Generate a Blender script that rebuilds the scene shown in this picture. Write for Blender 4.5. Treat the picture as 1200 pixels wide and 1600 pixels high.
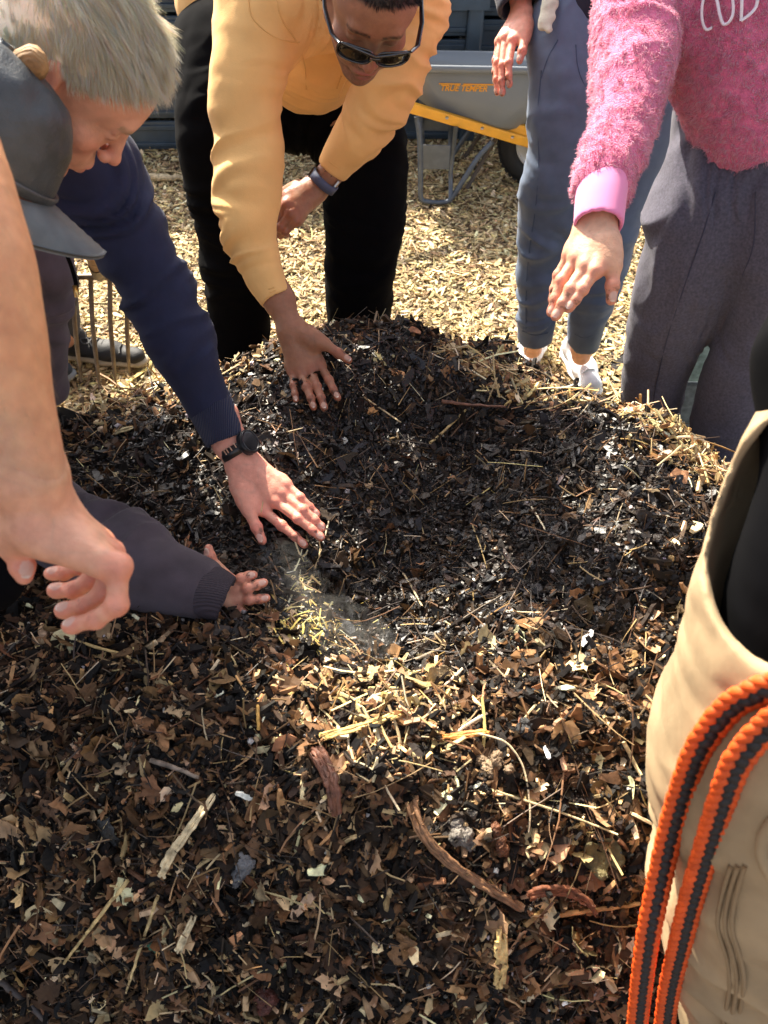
import bpy, math, random
import numpy as np
from mathutils import Vector, Matrix

for o in list(bpy.data.objects):
    bpy.data.objects.remove(o, do_unlink=True)
scene = bpy.context.scene
COL = scene.collection
rng = np.random.default_rng(7)
random.seed(7)

# ------------------------------------------------------------------ camera
PITCH = math.radians(48.0)
CAM = np.array([0.0, 0.0, 1.6])
FPX = 1180.0
_R = np.array([1.0, 0, 0])
_F = np.array([0, math.cos(PITCH), -math.sin(PITCH)])
_U = np.array([0, math.sin(PITCH), math.cos(PITCH)])
cd = bpy.data.cameras.new('camera')
cam = bpy.data.objects.new('camera', cd)
COL.objects.link(cam)
cam.location = CAM
cam.rotation_euler = (math.pi / 2 - PITCH, 0, 0)
cd.sensor_fit = 'VERTICAL'
cd.sensor_height = 24.0
cd.sensor_width = 18.0
cd.lens = 24.0 * FPX / 1600.0
cd.clip_start = 0.02
cd.clip_end = 600
cd.dof.use_dof = True
cd.dof.focus_distance = 1.45
cd.dof.aperture_fstop = 5.0
scene.camera = cam

# ------------------------------------------------------------------ world, sun, exposure
SUN_EL, SUN_AZ = math.radians(41), math.radians(-25)      # azimuth from +Y towards +X
w = bpy.data.worlds.new('World')
scene.world = w
w.use_nodes = True
nt = w.node_tree
sky = nt.nodes.new('ShaderNodeTexSky')
sky.sky_type = 'NISHITA'
sky.sun_disc = False
sky.sun_elevation = SUN_EL
sky.sun_rotation = SUN_AZ
sky.air_density = 0.7
sky.dust_density = 4.0
bg = nt.nodes['Background']
hs = nt.nodes.new('ShaderNodeHueSaturation')
hs.inputs['Saturation'].default_value = .5
nt.links.new(sky.outputs[0], hs.inputs['Color'])
nt.links.new(hs.outputs[0], bg.inputs[0])
bg.inputs[1].default_value = 0.13
sd = bpy.data.lights.new('sun', 'SUN')
sd.energy = 5.0
sd.angle = math.radians(0.55)
sd.color = (1.0, 0.91, 0.75)
sun = bpy.data.objects.new('sun', sd)
COL.objects.link(sun)
SUND = Vector((math.sin(SUN_AZ) * math.cos(SUN_EL), math.cos(SUN_AZ) * math.cos(SUN_EL), math.sin(SUN_EL)))
sun.rotation_euler = SUND.to_track_quat('Z', 'Y').to_euler()
sun.location = (0, 0, 8)
scene.view_settings.view_transform = 'Standard'
scene.view_settings.look = 'None'
scene.view_settings.exposure = 1.65
scene.view_settings.gamma = 1.0
scene.render.engine = 'CYCLES'
scene.cycles.use_denoising = True
scene.cycles.max_bounces = 8
scene.cycles.diffuse_bounces = 4


def W(px, py, d):
    return CAM + d * (_F + (px - 600) / FPX * _R + (800 - py) / FPX * _U)


def IMG(a, b, c=0.0):
    """direction: a to the right of the view, b down, c towards the viewer"""
    v = a * _R - b * _U - c * _F
    return v / np.linalg.norm(v)


def nrm(v):
    v = np.asarray(v, float)
    return v / (np.linalg.norm(v) + 1e-12)


# ------------------------------------------------------------------ noise
_T = np.random.default_rng(3).uniform(-1, 1, 4096).astype(np.float32)


def vnoise(P, seed=0):
    P = np.asarray(P, np.float64)
    i = np.floor(P).astype(np.int64)
    f = P - i
    f = f * f * (3 - 2 * f)

    def H(a, b, c):
        h = (a * 73856093) ^ (b * 19349663) ^ (c * 83492791) ^ (seed * 9781)
        h = (h ^ (h >> 13)) * 1274126177
        return _T[(h ^ (h >> 16)) & 4095]
    x, y, z = i[:, 0], i[:, 1], i[:, 2]
    u, v, t = f[:, 0], f[:, 1], f[:, 2]
    c00 = H(x, y, z) * (1 - u) + H(x + 1, y, z) * u
    c10 = H(x, y + 1, z) * (1 - u) + H(x + 1, y + 1, z) * u
    c01 = H(x, y, z + 1) * (1 - u) + H(x + 1, y, z + 1) * u
    c11 = H(x, y + 1, z + 1) * (1 - u) + H(x + 1, y + 1, z + 1) * u
    return (c00 * (1 - v) + c10 * v) * (1 - t) + (c01 * (1 - v) + c11 * v) * t


def fbm(P, s=0, o=3):
    r = 0; a = 1; t = 0
    for k in range(o):
        r = r + a * vnoise(np.asarray(P) * 2 ** k, s + k); t += a; a *= .5
    return r / t


# ------------------------------------------------------------------ mesh linking
def mesh_obj(name, V, faces, mats, parent=None, cols=None, smooth=True, midx=None):
    """faces: an (n,k) array or a list of such arrays"""
    me = bpy.data.meshes.new(name)
    V = np.ascontiguousarray(V, np.float32)
    if isinstance(faces, np.ndarray):
        faces = [faces]
    faces = [np.asarray(f, np.int32) for f in faces if len(f)]
    me.vertices.add(len(V))
    me.vertices.foreach_set('co', V.ravel())
    loops = np.concatenate([f.ravel() for f in faces])
    tot = np.concatenate([np.full(len(f), f.shape[1], np.int32) for f in faces])
    start = np.concatenate([[0], np.cumsum(tot)[:-1]]).astype(np.int32)
    me.loops.add(len(loops))
    me.loops.foreach_set('vertex_index', loops)
    me.polygons.add(len(tot))
    me.polygons.foreach_set('loop_start', start)
    try:
        me.polygons.foreach_set('loop_total', tot)
    except Exception:
        pass
    me.polygons.foreach_set('use_smooth', np.full(len(tot), smooth, bool))
    if midx is not None:
        me.polygons.foreach_set('material_index', np.asarray(midx, np.int32))
    if cols is not None:
        a = me.color_attributes.new('Col', 'FLOAT_COLOR', 'POINT')
        c = np.ones((len(V), 4), np.float32)
        c[:, :3] = cols
        a.data.foreach_set('color', c.ravel())
    me.update(calc_edges=True)
    me.validate()
    if not isinstance(mats, (list, tuple)):
        mats = [mats]
    for m in mats:
        me.materials.append(m)
    o = bpy.data.objects.new(name, me)
    COL.objects.link(o)
    if parent is not None:
        o.parent = parent
    return o


def tag(o, label=None, cat=None, group=None, kind=None):
    if label: o['label'] = label
    if cat: o['category'] = cat
    if group: o['group'] = group
    if kind: o['kind'] = kind
    return o


def empty(name, loc=(0, 0, 0)):
    o = bpy.data.objects.new(name, None)
    COL.objects.link(o)
    o.location = loc
    o.empty_display_size = .05
    return o


def adopt(o, parent):
    """parent without moving (parent has only a translation)"""
    o.parent = parent
    o.matrix_parent_inverse = Matrix.Translation(-Vector(parent.location))
    return o


# ------------------------------------------------------------------ signed distance modelling
class SDF:
    def __init__(s, h=.004, k=.01):
        s.h, s.k, s.ops = h, k, []

    def cone(s, a, b, ra, rb=None, k=None, sub=False, flat=None):
        rb = ra if rb is None else rb
        a, b = np.asarray(a, float), np.asarray(b, float)
        k = s.k if k is None else k
        m = max(ra, rb) * (max(1, flat[1]) if flat else 1)
        lo, hi = np.minimum(a, b) - m, np.maximum(a, b) + m

        def f(X, Y, Z):
            x, y, z = X - a[0], Y - a[1], Z - a[2]
            d = b - a
            sc = 1.0
            if flat:
                n = nrm(flat[0]); q = 1 / flat[1] - 1
                c = (x * n[0] + y * n[1] + z * n[2]) * q
                x, y, z = x + c * n[0], y + c * n[1], z + c * n[2]
                d = d + n * (d @ n) * q
                sc = min(1, flat[1])
            L = max(d @ d, 1e-12)
            t = np.clip((x * d[0] + y * d[1] + z * d[2]) / L, 0, 1)
            return (np.sqrt((x - t * d[0]) ** 2 + (y - t * d[1]) ** 2 + (z - t * d[2]) ** 2) - (ra + t * (rb - ra))) * sc
        s.ops.append((f, lo, hi, k, sub))
        return s

    def ell(s, c, r, M=None, k=None, sub=False):
        c = np.asarray(c, float); r = np.asarray(r, float) * np.ones(3)
        M = np.eye(3) if M is None else np.asarray(M, float)     # columns: the axes
        k = s.k if k is None else k
        m = np.sqrt(((M * r) ** 2).sum(1))

        def f(X, Y, Z):
            x, y, z = X - c[0], Y - c[1], Z - c[2]
            u = [x * M[0, i] + y * M[1, i] + z * M[2, i] for i in range(3)]
            k0 = np.sqrt(sum((u[i] / r[i]) ** 2 for i in range(3))) + 1e-6
            k1 = np.sqrt(sum((u[i] / r[i] ** 2) ** 2 for i in range(3))) + 1e-6
            return k0 * (k0 - 1) / k1
        s.ops.append((f, c - m, c + m, k, sub))
        return s

    def limb(s, pts, k=None, sub=False, flat=None):
        """pts: [(point, radius), ...], the curve is subdivided smoothly"""
        P = [np.append(np.asarray(p, float), r) for p, r in pts]
        Q = []
        n = len(P)
        for i in range(n - 1):
            p0, p1, p2, p3 = P[max(i - 1, 0)], P[i], P[i + 1], P[min(i + 2, n - 1)]
            for t in (0, .25, .5, .75):
                Q.append(.5 * ((2 * p1) + (-p0 + p2) * t + (2 * p0 - 5 * p1 + 4 * p2 - p3) * t * t + (-p0 + 3 * p1 - 3 * p2 + p3) * t ** 3))
        Q.append(P[-1])
        k_ = s.k if k is None else k
        sub_ = SDF(s.h)
        for i in range(len(Q) - 1):
            sub_.cone(Q[i][:3], Q[i + 1][:3], Q[i][3], Q[i + 1][3], k=0, flat=flat)
        fs_ = [o[0] for o in sub_.ops]
        lo = np.min([o[1] for o in sub_.ops], 0); hi = np.max([o[2] for o in sub_.ops], 0)

        def f(X, Y, Z):
            D = None
            for g in fs_:
                d = g(X, Y, Z)
                D = d if D is None else np.minimum(D, d)
            return D
        s.ops.append((f, lo, hi, k_, sub))
        return s

    def mesh(s):
        h = s.h
        lo = np.min([o[1] for o in s.ops if not o[4]], 0) - 3 * h
        hi = np.max([o[2] for o in s.ops if not o[4]], 0) + 3 * h
        n = np.ceil((hi - lo) / h).astype(int) + 1
        ax = [(lo[i] + h * np.arange(n[i])).astype(np.float32) for i in range(3)]
        G = np.full(n, 1.0, np.float32)
        for f, a, b, k, sub in s.ops:
            m = k + 3 * h
            i0 = np.clip(np.floor((a - m - lo) / h).astype(int), 0, n)
            i1 = np.clip(np.ceil((b + m - lo) / h).astype(int) + 1, 0, n)
            if (i1 <= i0).any(): continue
            sl = tuple(slice(i0[i], i1[i]) for i in range(3))
            D = f(ax[0][sl[0]][:, None, None], ax[1][sl[1]][None, :, None], ax[2][sl[2]][None, None, :])
            A = G[sl]
            if sub:
                hh = np.maximum(k - np.abs(A + D), 0) / max(k, 1e-6)
                G[sl] = np.maximum(A, -D) + hh * hh * k * .25
            else:
                hh = np.maximum(k - np.abs(A - D), 0) / max(k, 1e-6)
                G[sl] = np.minimum(A, D) - hh * hh * k * .25
        return nets(G, lo, h)


def nets(G, lo, h):
    S = G < 0
    c = [S[i:S.shape[0] - 1 + i, j:S.shape[1] - 1 + j, k:S.shape[2] - 1 + k] for i in (0, 1) for j in (0, 1) for k in (0, 1)]
    cnt = sum(x.astype(np.uint8) for x in c)
    act = (cnt > 0) & (cnt < 8)
    I = np.argwhere(act)
    idx = np.full(act.shape, -1, np.int64)
    idx[act] = np.arange(len(I))
    acc = np.zeros((len(I), 3)); num = np.zeros(len(I))
    cor = [(i, j, k) for i in (0, 1) for j in (0, 1) for k in (0, 1)]
    val = {q: G[I[:, 0] + q[0], I[:, 1] + q[1], I[:, 2] + q[2]].astype(float) for q in cor}
    for q in cor:
        for a in range(3):
            if q[a] == 0:
                r = list(q); r[a] = 1; r = tuple(r)
                v0, v1 = val[q], val[r]
                m = (v0 < 0) != (v1 < 0)
                t = np.where(m, v0 / np.where(m, v0 - v1, 1), 0)
                p = np.tile(np.array(q, float), (len(I), 1)); p[:, a] += t
                acc += p * m[:, None]; num += m
    V = (I + acc / np.maximum(num, 1)[:, None]) * h + lo
    F = []
    for a in range(3):
        s0 = [slice(None)] * 3; s1 = [slice(None)] * 3
        s0[a] = slice(0, -1); s1[a] = slice(1, None)
        A, B = S[tuple(s0)], S[tuple(s1)]
        E = np.argwhere(A != B)
        b, cc = (a + 1) % 3, (a + 2) % 3
        ok = (E[:, b] > 0) & (E[:, cc] > 0) & (E[:, b] < S.shape[b] - 1) & (E[:, cc] < S.shape[cc] - 1)
        E = E[ok]
        def cell(db, dc):
            e = E.copy(); e[:, b] -= db; e[:, cc] -= dc
            return idx[e[:, 0], e[:, 1], e[:, 2]]
        q = np.stack([cell(1, 1), cell(0, 1), cell(0, 0), cell(1, 0)], 1)
        fl = ~A[E[:, 0], E[:, 1], E[:, 2]]
        q[fl] = q[fl][:, ::-1]
        F.append(q)
    F = np.concatenate(F)
    F = F[(F >= 0).all(1)]
    return V, F


def vnormals(V, F):
    n = np.cross(V[F[:, 2]] - V[F[:, 0]], V[F[:, 3 if F.shape[1] > 3 else 1]] - V[F[:, 1 if F.shape[1] > 3 else 0]])
    if F.shape[1] == 3:
        n = np.cross(V[F[:, 1]] - V[F[:, 0]], V[F[:, 2]] - V[F[:, 0]])
    N = np.zeros_like(V)
    for i in range(F.shape[1]):
        for a in range(3):
            N[:, a] += np.bincount(F[:, i], n[:, a], len(V))
    return N / (np.linalg.norm(N, axis=1, keepdims=True) + 1e-12)


def relax(V, F, it=2, lam=.5):
    for _ in range(it):
        A = np.zeros_like(V); c = np.zeros(len(V))
        k = F.shape[1]
        for i in range(k):
            j = (i + 1) % k
            for s, t in ((F[:, i], F[:, j]), (F[:, j], F[:, i])):
                for a in range(3):
                    A[:, a] += np.bincount(s, V[t, a], len(V))
                c += np.bincount(s, minlength=len(V))
        V = V + lam * (A / np.maximum(c, 1)[:, None] - V)
    return V


def join(parts):
    """[(V,F,cols?)] -> V,F,cols"""
    Vs, Fs, Cs, n = [], [], [], 0
    for p in parts:
        Vs.append(p[0]); Fs.append(p[1] + n); n += len(p[0])
        if len(p) > 2: Cs.append(p[2])
    return np.concatenate(Vs), np.concatenate(Fs), (np.concatenate(Cs) if Cs else None)


def folds(V, F, segs, amp=.006, freq=38, low=9, seed=1, where=None, sharp=1.0):
    """cloth creases running roughly across each limb; segs: [(a, b), ...]"""
    N = vnormals(V, F)
    ax = np.zeros_like(V); along = np.zeros(len(V)); wt = np.zeros(len(V)); L0 = 0
    for a, b in segs:
        a, b = np.asarray(a, float), np.asarray(b, float)
        d = b - a; L = np.linalg.norm(d)
        t = np.clip(((V - a) @ d) / L ** 2, 0, 1)
        q = np.linalg.norm(V - (a + t[:, None] * d), axis=1)
        ww = 1 / (q ** 4 + 1e-7)
        ax += ww[:, None] * (d / L); along += ww * (L0 + ((V - a) @ d) / L); wt += ww
        L0 += L
    along /= wt
    P = V * low + seed * 3.1
    warp = fbm(V * 7 + seed, seed + 5, 2) * .035
    Q = P.copy()
    Q = Q + (along + warp)[:, None] * freq * np.array([.57, .6, .56])
    n = vnoise(Q, seed) * .75 + vnoise(Q * 1.9 + 7, seed + 1) * .35
    r = (1 - np.abs(n) * 2.2)
    r = np.sign(r) * np.abs(r) ** sharp
    mod = np.clip(.6 + 1.4 * fbm(V * 6 + 11, seed + 2, 2), .1, 1.5)
    a = amp * (where(V) if where else 1.0)
    V2 = V + N * (a * r * mod)[:, None]
    V2 += N * (fbm(V * 22, seed + 9, 2) * amp * .18)[:, None]
    return V2


# ------------------------------------------------------------------ materials
def mat(name, base=(.5, .5, .5), rough=.6, metal=0., attr=False, bump=None, bump2=None, var=0., varscale=30,
        sss=0., sssr=(1, .3, .15), sheen=0., spec=.5, coat=0., dist=.001, weave=None, translucent=0., trans=0.):
    m = bpy.data.materials.new(name)
    m.use_nodes = True
    t = m.node_tree
    n, l = t.nodes, t.links
    p = n['Principled BSDF']
    p.inputs['Roughness'].default_value = rough
    p.inputs['Metallic'].default_value = metal
    p.inputs['Specular IOR Level'].default_value = spec
    p.inputs['Coat Weight'].default_value = coat
    if sss:
        p.inputs['Subsurface Weight'].default_value = sss
        p.inputs['Subsurface Radius'].default_value = sssr
        p.inputs['Subsurface Scale'].default_value = .012
    if sheen:
        p.inputs['Sheen Weight'].default_value = sheen
        p.inputs['Sheen Roughness'].default_value = .5
    if trans:
        p.inputs['Transmission Weight'].default_value = trans
    tc = n.new('ShaderNodeTexCoord')
    if attr:
        at = n.new('ShaderNodeAttribute'); at.attribute_name = 'Col'
        src = at.outputs['Color']
    else:
        rg = n.new('ShaderNodeRGB'); rg.outputs[0].default_value = (*base, 1)
        src = rg.outputs[0]
    if var:
        nz = n.new('ShaderNodeTexNoise'); nz.inputs['Scale'].default_value = varscale; nz.inputs['Detail'].default_value = 5
        l.new(tc.outputs['Object'], nz.inputs['Vector'])
        mr = n.new('ShaderNodeMapRange')
        mr.inputs['From Min'].default_value = .3; mr.inputs['From Max'].default_value = .7
        mr.inputs['To Min'].default_value = 1 - var; mr.inputs['To Max'].default_value = 1 + var
        l.new(nz.outputs['Fac'], mr.inputs['Value'])
        mx = n.new('ShaderNodeVectorMath'); mx.operation = 'SCALE'
        l.new(src, mx.inputs[0]); l.new(mr.outputs[0], mx.inputs['Scale'])
        src = mx.outputs[0]
    l.new(src, p.inputs['Base Color'])
    prev = None
    def addb(h, strength, d):
        nonlocal prev
        b = n.new('ShaderNodeBump'); b.inputs['Strength'].default_value = strength; b.inputs['Distance'].default_value = d
        l.new(h, b.inputs['Height'])
        if prev is not None: l.new(prev, b.inputs['Normal'])
        prev = b.outputs[0]
    for bb in (bump, bump2):
        if bb:
            nz = n.new('ShaderNodeTexNoise'); nz.inputs['Scale'].default_value = bb[0]; nz.inputs['Detail'].default_value = 4
            l.new(tc.outputs['Object'], nz.inputs['Vector'])
            addb(nz.outputs['Fac'], bb[1], dist)
    if weave:
        wv = n.new('ShaderNodeTexWave'); wv.wave_type = 'BANDS'; wv.bands_direction = weave[1]
        wv.inputs['Scale'].default_value = weave[0]; wv.inputs['Distortion'].default_value = weave[3] if len(weave) > 3 else .6
        l.new(tc.outputs['Object'], wv.inputs['Vector'])
        addb(wv.outputs['Fac'], weave[2], dist)
    if prev is not None:
        l.new(prev, p.inputs['Normal'])
    if translucent:
        tr = n.new('ShaderNodeBsdfTranslucent'); l.new(src, tr.inputs[0])
        ms = n.new('ShaderNodeMixShader'); ms.inputs[0].default_value = translucent
        l.new(p.outputs[0], ms.inputs[1]); l.new(tr.outputs[0], ms.inputs[2])
        l.new(ms.outputs[0], n['Material Output'].inputs[0])
    return m


M = {}
M['skin'] = mat('skin', attr=True, rough=.48, sss=.20, bump=(150, .45), bump2=(520, .45), dist=.0011, spec=.45, var=.10, varscale=70)
M['frag'] = mat('litter_chips', attr=True, rough=.75, bump=(160, .5), dist=.002, var=.4, varscale=90, spec=.25)
M['wetfrag'] = mat('wet_compost_chips', attr=True, rough=.40, bump=(160, .6), dist=.002, var=.4, varscale=90, spec=.38)
M['leaf'] = mat('dry_leaves', attr=True, spec=.3, rough=.65, bump=(120, .4), dist=.002, var=.3, varscale=70, translucent=.18)
M['straw'] = mat('straw', attr=True, rough=.5, bump=(300, .3), dist=.001, var=.2, varscale=60, translucent=.12)
M['hair'] = mat('hair_strands', attr=True, rough=.35, spec=.5, translucent=.10)
M['blondhair'] = mat('pale_hair_strands', attr=True, rough=.4, spec=.5, translucent=.5)
M['fleece'] = mat('pink_fleece_pile', attr=True, rough=.9, sheen=.4, translucent=.35)
# ------------------------------------------------------------------ the heap's surface
def _cp():
    L = [(600,515,1.66),(600,600,1.60),(600,700,1.56),(600,800,1.50),(600,900,1.42),(600,1000,1.31),(600,1050,1.21),(600,1100,1.09),(600,1200,1.02),(600,1300,1.0),(600,1450,1.0),(600,1600,1.02),
         (480,525,1.66),(480,600,1.53),(470,700,1.45),(440,800,1.37),(460,900,1.33),(500,1000,1.24),(520,1030,1.22),(440,1080,1.09),
         (250,600,1.72),(250,700,1.52),(250,800,1.39),(250,900,1.29),(250,1000,1.17),(250,1100,1.08),(250,1200,1.03),(250,1300,1.01),(250,1450,1.01),(250,1600,1.04),
         (780,560,1.66),(780,640,1.62),(780,700,1.57),(780,850,1.42),(760,960,1.28),(760,1050,1.13),
         (900,612,1.63),(900,700,1.47),(900,800,1.35),(900,900,1.27),(900,1000,1.17),(900,1100,1.09),(900,1200,1.04),(900,1300,1.02),(900,1450,1.01),(900,1600,1.03),
         (1040,668,1.52),(1125,735,1.44),(1125,800,1.35),(1130,900,1.25),(1130,1000,1.18),(1130,1200,1.07),(1130,1500,1.09),
         (0,760,1.5),(0,900,1.32),(0,1100,1.1),(0,1300,1.04),(0,1600,1.12),(110,680,1.62)]
    P = [W(*a) for a in L]
    P += [np.array(p) for p in [(0,1.65,.38),(0,1.95,0),(.35,1.62,.28),(.35,1.9,0),(-.3,1.62,.40),(-.3,2.0,0.02),(-.45,1.45,.42),(-.6,1.6,.22),(-.6,1.95,.03),
          (-.85,1.45,.22),(-.9,1.8,.02),(-.9,1.1,.42),(-1.25,1.2,.15),(-1.3,.8,.2),(-1.7,1,0),(-1.7,.3,0),(.66,1.35,.25),(.62,1.6,.05),(.85,1.15,.25),(1.05,1.25,-.05),(1.3,1.1,-.1),(1.2,1.4,-.1),(1.0,.9,.3),(1.25,.8,.0),
          (.95,.5,.35),(1.4,.5,0),(1.3,0,0),(.6,-.1,0.05),(0,-.1,.02),(-.6,-.1,.03),(-1.2,0,.02),(.3,.05,.14),(-.3,.05,.15),(0,.05,.15),(.7,.1,.2),(-.9,.3,.3),
          (0,2.3,0),(-.8,2.4,0),(.8,2.0,0),(1.5,1.5,-.1),(-1.5,2,0),(0,-.5,0),(1,-.5,0),(-1,-.5,0)]]
    return np.array(P)


_C = _cp()


def _phi(r):
    return np.where(r > 1e-9, r * r * np.log(r + 1e-12), 0)


_n = len(_C)
_A = np.zeros((_n + 3, _n + 3))
_A[:_n, :_n] = _phi(np.linalg.norm(_C[:, None, :2] - _C[None, :, :2], axis=2)) + np.eye(_n) * .004
_A[:_n, _n] = 1; _A[:_n, _n + 1:] = _C[:, :2]
_A[_n:, :_n] = _A[:_n, _n:].T
_wts = np.linalg.solve(_A, np.append(_C[:, 2], [0, 0, 0]))
GX0, GX1, GY0, GY1, GN = -1.8, 1.6, -.6, 2.4, 640
_gx = np.linspace(GX0, GX1, GN); _gy = np.linspace(GY0, GY1, GN)
_PX, _PY = np.meshgrid(_gx, _gy, indexing='ij')
_H = np.zeros(GN * GN)
_q = np.stack([_PX.ravel(), _PY.ravel()], 1)
for i0 in range(0, len(_q), 40000):
    b = _q[i0:i0 + 40000]
    _H[i0:i0 + 40000] = _phi(np.linalg.norm(b[:, None] - _C[None, :, :2], axis=2)) @ _wts[:_n] + _wts[_n] + b @ _wts[_n + 1:]
_fx = np.minimum(_q[:, 0] - GX0, GX1 - _q[:, 0]); _fy = np.minimum(_q[:, 1] - GY0, GY1 - _q[:, 1])
_edge = np.clip(np.minimum(_fx, _fy) / .25, 0, 1)
_H = np.maximum(_H, 0) * _edge
_q3 = np.c_[_q, np.zeros(len(_q))]
_m = np.clip(_H / .15, 0, 1)
_calm = 1 - .75 * np.clip(1.5 - np.hypot((_q[:, 0] + .26) / .16, (_q[:, 1] - .92) / .28), 0, 1)
_H += _m * _calm * (fbm(_q3 * 7, 1, 3) * .034 + fbm(_q3 * 22, 2, 2) * .022 + fbm(_q3 * 60, 4, 2) * .008) - (1 - _m) * .012 * (_H < .02)
_HG = _H.reshape(GN, GN)


def hgt(x, y):
    x = np.atleast_1d(np.asarray(x, float)); y = np.atleast_1d(np.asarray(y, float))
    fx = (x - GX0) / (GX1 - GX0) * (GN - 1); fy = (y - GY0) / (GY1 - GY0) * (GN - 1)
    out = (fx < 0) | (fy < 0) | (fx > GN - 1.01) | (fy > GN - 1.01)
    fx = np.clip(fx, 0, GN - 1.01); fy = np.clip(fy, 0, GN - 1.01)
    i, j = fx.astype(int), fy.astype(int); u, v = fx - i, fy - j
    r = (_HG[i, j] * (1 - u) + _HG[i + 1, j] * u) * (1 - v) + (_HG[i, j + 1] * (1 - u) + _HG[i + 1, j + 1] * u) * v
    return np.where(out, -.012, np.maximum(r, -.012))


def gnorm(x, y, e=.012):
    dx = (hgt(x + e, y) - hgt(x - e, y)) / (2 * e); dy = (hgt(x, y + e) - hgt(x, y - e)) / (2 * e)
    n = np.stack([-dx, -dy, np.ones_like(dx)], 1)
    return n / np.linalg.norm(n, axis=1, keepdims=True)


def surfd(px, py, top=False):
    ds = np.arange(.6, 4.0, .004)
    r = _F + (px - 600) / FPX * _R + (800 - py) / FPX * _U
    P = CAM + ds[:, None] * r
    hit = P[:, 2] < np.maximum(hgt(P[:, 0], P[:, 1]), 0)
    return float(ds[np.argmax(hit)]) if hit.any() else 4.0


def S(px, py, lift=0.0):
    """a point on (or lift metres towards the viewer from) the heap or ground under a sight line"""
    return W(px, py, surfd(px, py) - lift)


# the ground and the heap
M['soil'] = mat('bare_soil', base=(.16, .115, .07), rough=.95, bump=(60, .8), bump2=(400, .6), dist=.01, var=.45, varscale=14)
M['heap'] = mat('compost_core', base=(.007, .005, .004), rough=.7, bump=(70, .8), bump2=(300, .8), dist=.008, var=.5, varscale=35, spec=.4)
gV, gF = [], []
gs = np.concatenate([[-250, -60, -15], np.linspace(-6, 6, 70), [15, 60, 250]])
gxx, gyy = np.meshgrid(gs, gs, indexing='ij')
gz = fbm(np.c_[gxx.ravel(), gyy.ravel(), np.zeros(gxx.size)] * 1.7, 8, 2) * .018 - .012
gi = np.arange(len(gs) ** 2).reshape(len(gs), -1)
gf = np.stack([gi[:-1, :-1], gi[1:, :-1], gi[1:, 1:], gi[:-1, 1:]], -1).reshape(-1, 4)
ground = mesh_obj('ground', np.c_[gxx.ravel(), gyy.ravel(), gz], gf, M['soil'])
tag(ground, kind='structure')
_keep = _HG > -.011
gi = np.arange(GN * GN).reshape(GN, GN)
gf = np.stack([gi[:-1, :-1], gi[1:, :-1], gi[1:, 1:], gi[:-1, 1:]], -1).reshape(-1, 4)
kk = (_keep[:-1, :-1] | _keep[1:, 1:]).ravel()
gf = gf[kk]
used = np.unique(gf); rem = np.full(GN * GN, -1); rem[used] = np.arange(len(used))
hv = np.c_[_PX.ravel(), _PY.ravel(), _HG.ravel()][used]
heap = mesh_obj('compost_heap', hv, rem[gf], M['heap'])
tag(heap, 'waist high heap of dark steaming compost with a hollow dug in its top', 'compost heap')


# ------------------------------------------------------------------ litter fragments
def rotm(n, ang):
    """rotation matrices with z along n (N,3), spun by ang"""
    t = np.where(np.abs(n[:, 2:3]) < .9, np.array([[0, 0, 1.]]), np.array([[1., 0, 0]]))
    x = np.cross(t, n); x /= np.linalg.norm(x, axis=1, keepdims=True)
    y = np.cross(n, x)
    c, s = np.cos(ang)[:, None], np.sin(ang)[:, None]
    return np.stack([x * c + y * s, -x * s + y * c, n], 2)


def t_chip(r):
    """a splintered flat chip: 10 vertices"""
    k = 5
    xs = np.linspace(-.5, .5, k)
    wt = np.array([.25, .42, .5, .45, .2]) * r.uniform(.6, 1.1, k)
    off = r.uniform(-.12, .12, k); bend = r.uniform(-.25, .25) * (xs ** 2 * 4 - .5) * .3
    top = [(xs[i], off[i] - wt[i], bend[i] + .5 * r.uniform(.5, 1)) for i in range(k)] + [(xs[i], off[i] + wt[i], bend[i] + .5 * r.uniform(.5, 1)) for i in range(k)]
    bot = [(x, y * .9, z - 1.0) for x, y, z in top]
    V = np.array(top + bot, float)
    F = []
    for i in range(k - 1):
        F.append((i, i + 1, k + i + 1, k + i)); F.append((2 * k + i, 3 * k + i, 3 * k + i + 1, 2 * k + i + 1))
        F.append((i, 2 * k + i, 2 * k + i + 1, i + 1)); F.append((k + i, k + i + 1, 3 * k + i + 1, 3 * k + i))
    F.append((0, k, 3 * k, 2 * k)); F.append((k - 1, 3 * k - 1, 4 * k - 1, 2 * k - 1))
    return V, np.array(F)


def t_leaf(r):
    """a curled leaf scrap, lobed outline"""
    nx, ny = 9, 3
    V = []
    lobes = r.uniform(.45, 1.2, nx); curl = r.uniform(-.5, .9); tw = r.uniform(-.6, .6); bx = r.uniform(-.3, .5)
    for i in range(nx):
        u = i / (nx - 1) * 2 - 1
        wd = (1 - abs(u) ** 2.2) ** .6 * .42 * lobes[i] + .03
        for j in range(ny):
            v = j - 1
            y = v * wd; x = u * .5 + abs(v) * r.uniform(-.11, .11)
            z = curl * y * y * 1.6 + tw * x * y + bx * x * x * .8 + r.uniform(-.03, .03)
            V.append((x, y, z))
    F = []
    for i in range(nx - 1):
        for j in range(ny - 1):
            a = i * ny + j
            F.append((a, a + ny, a + ny + 1, a + 1))
    return np.array(V, float), np.array(F)


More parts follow.
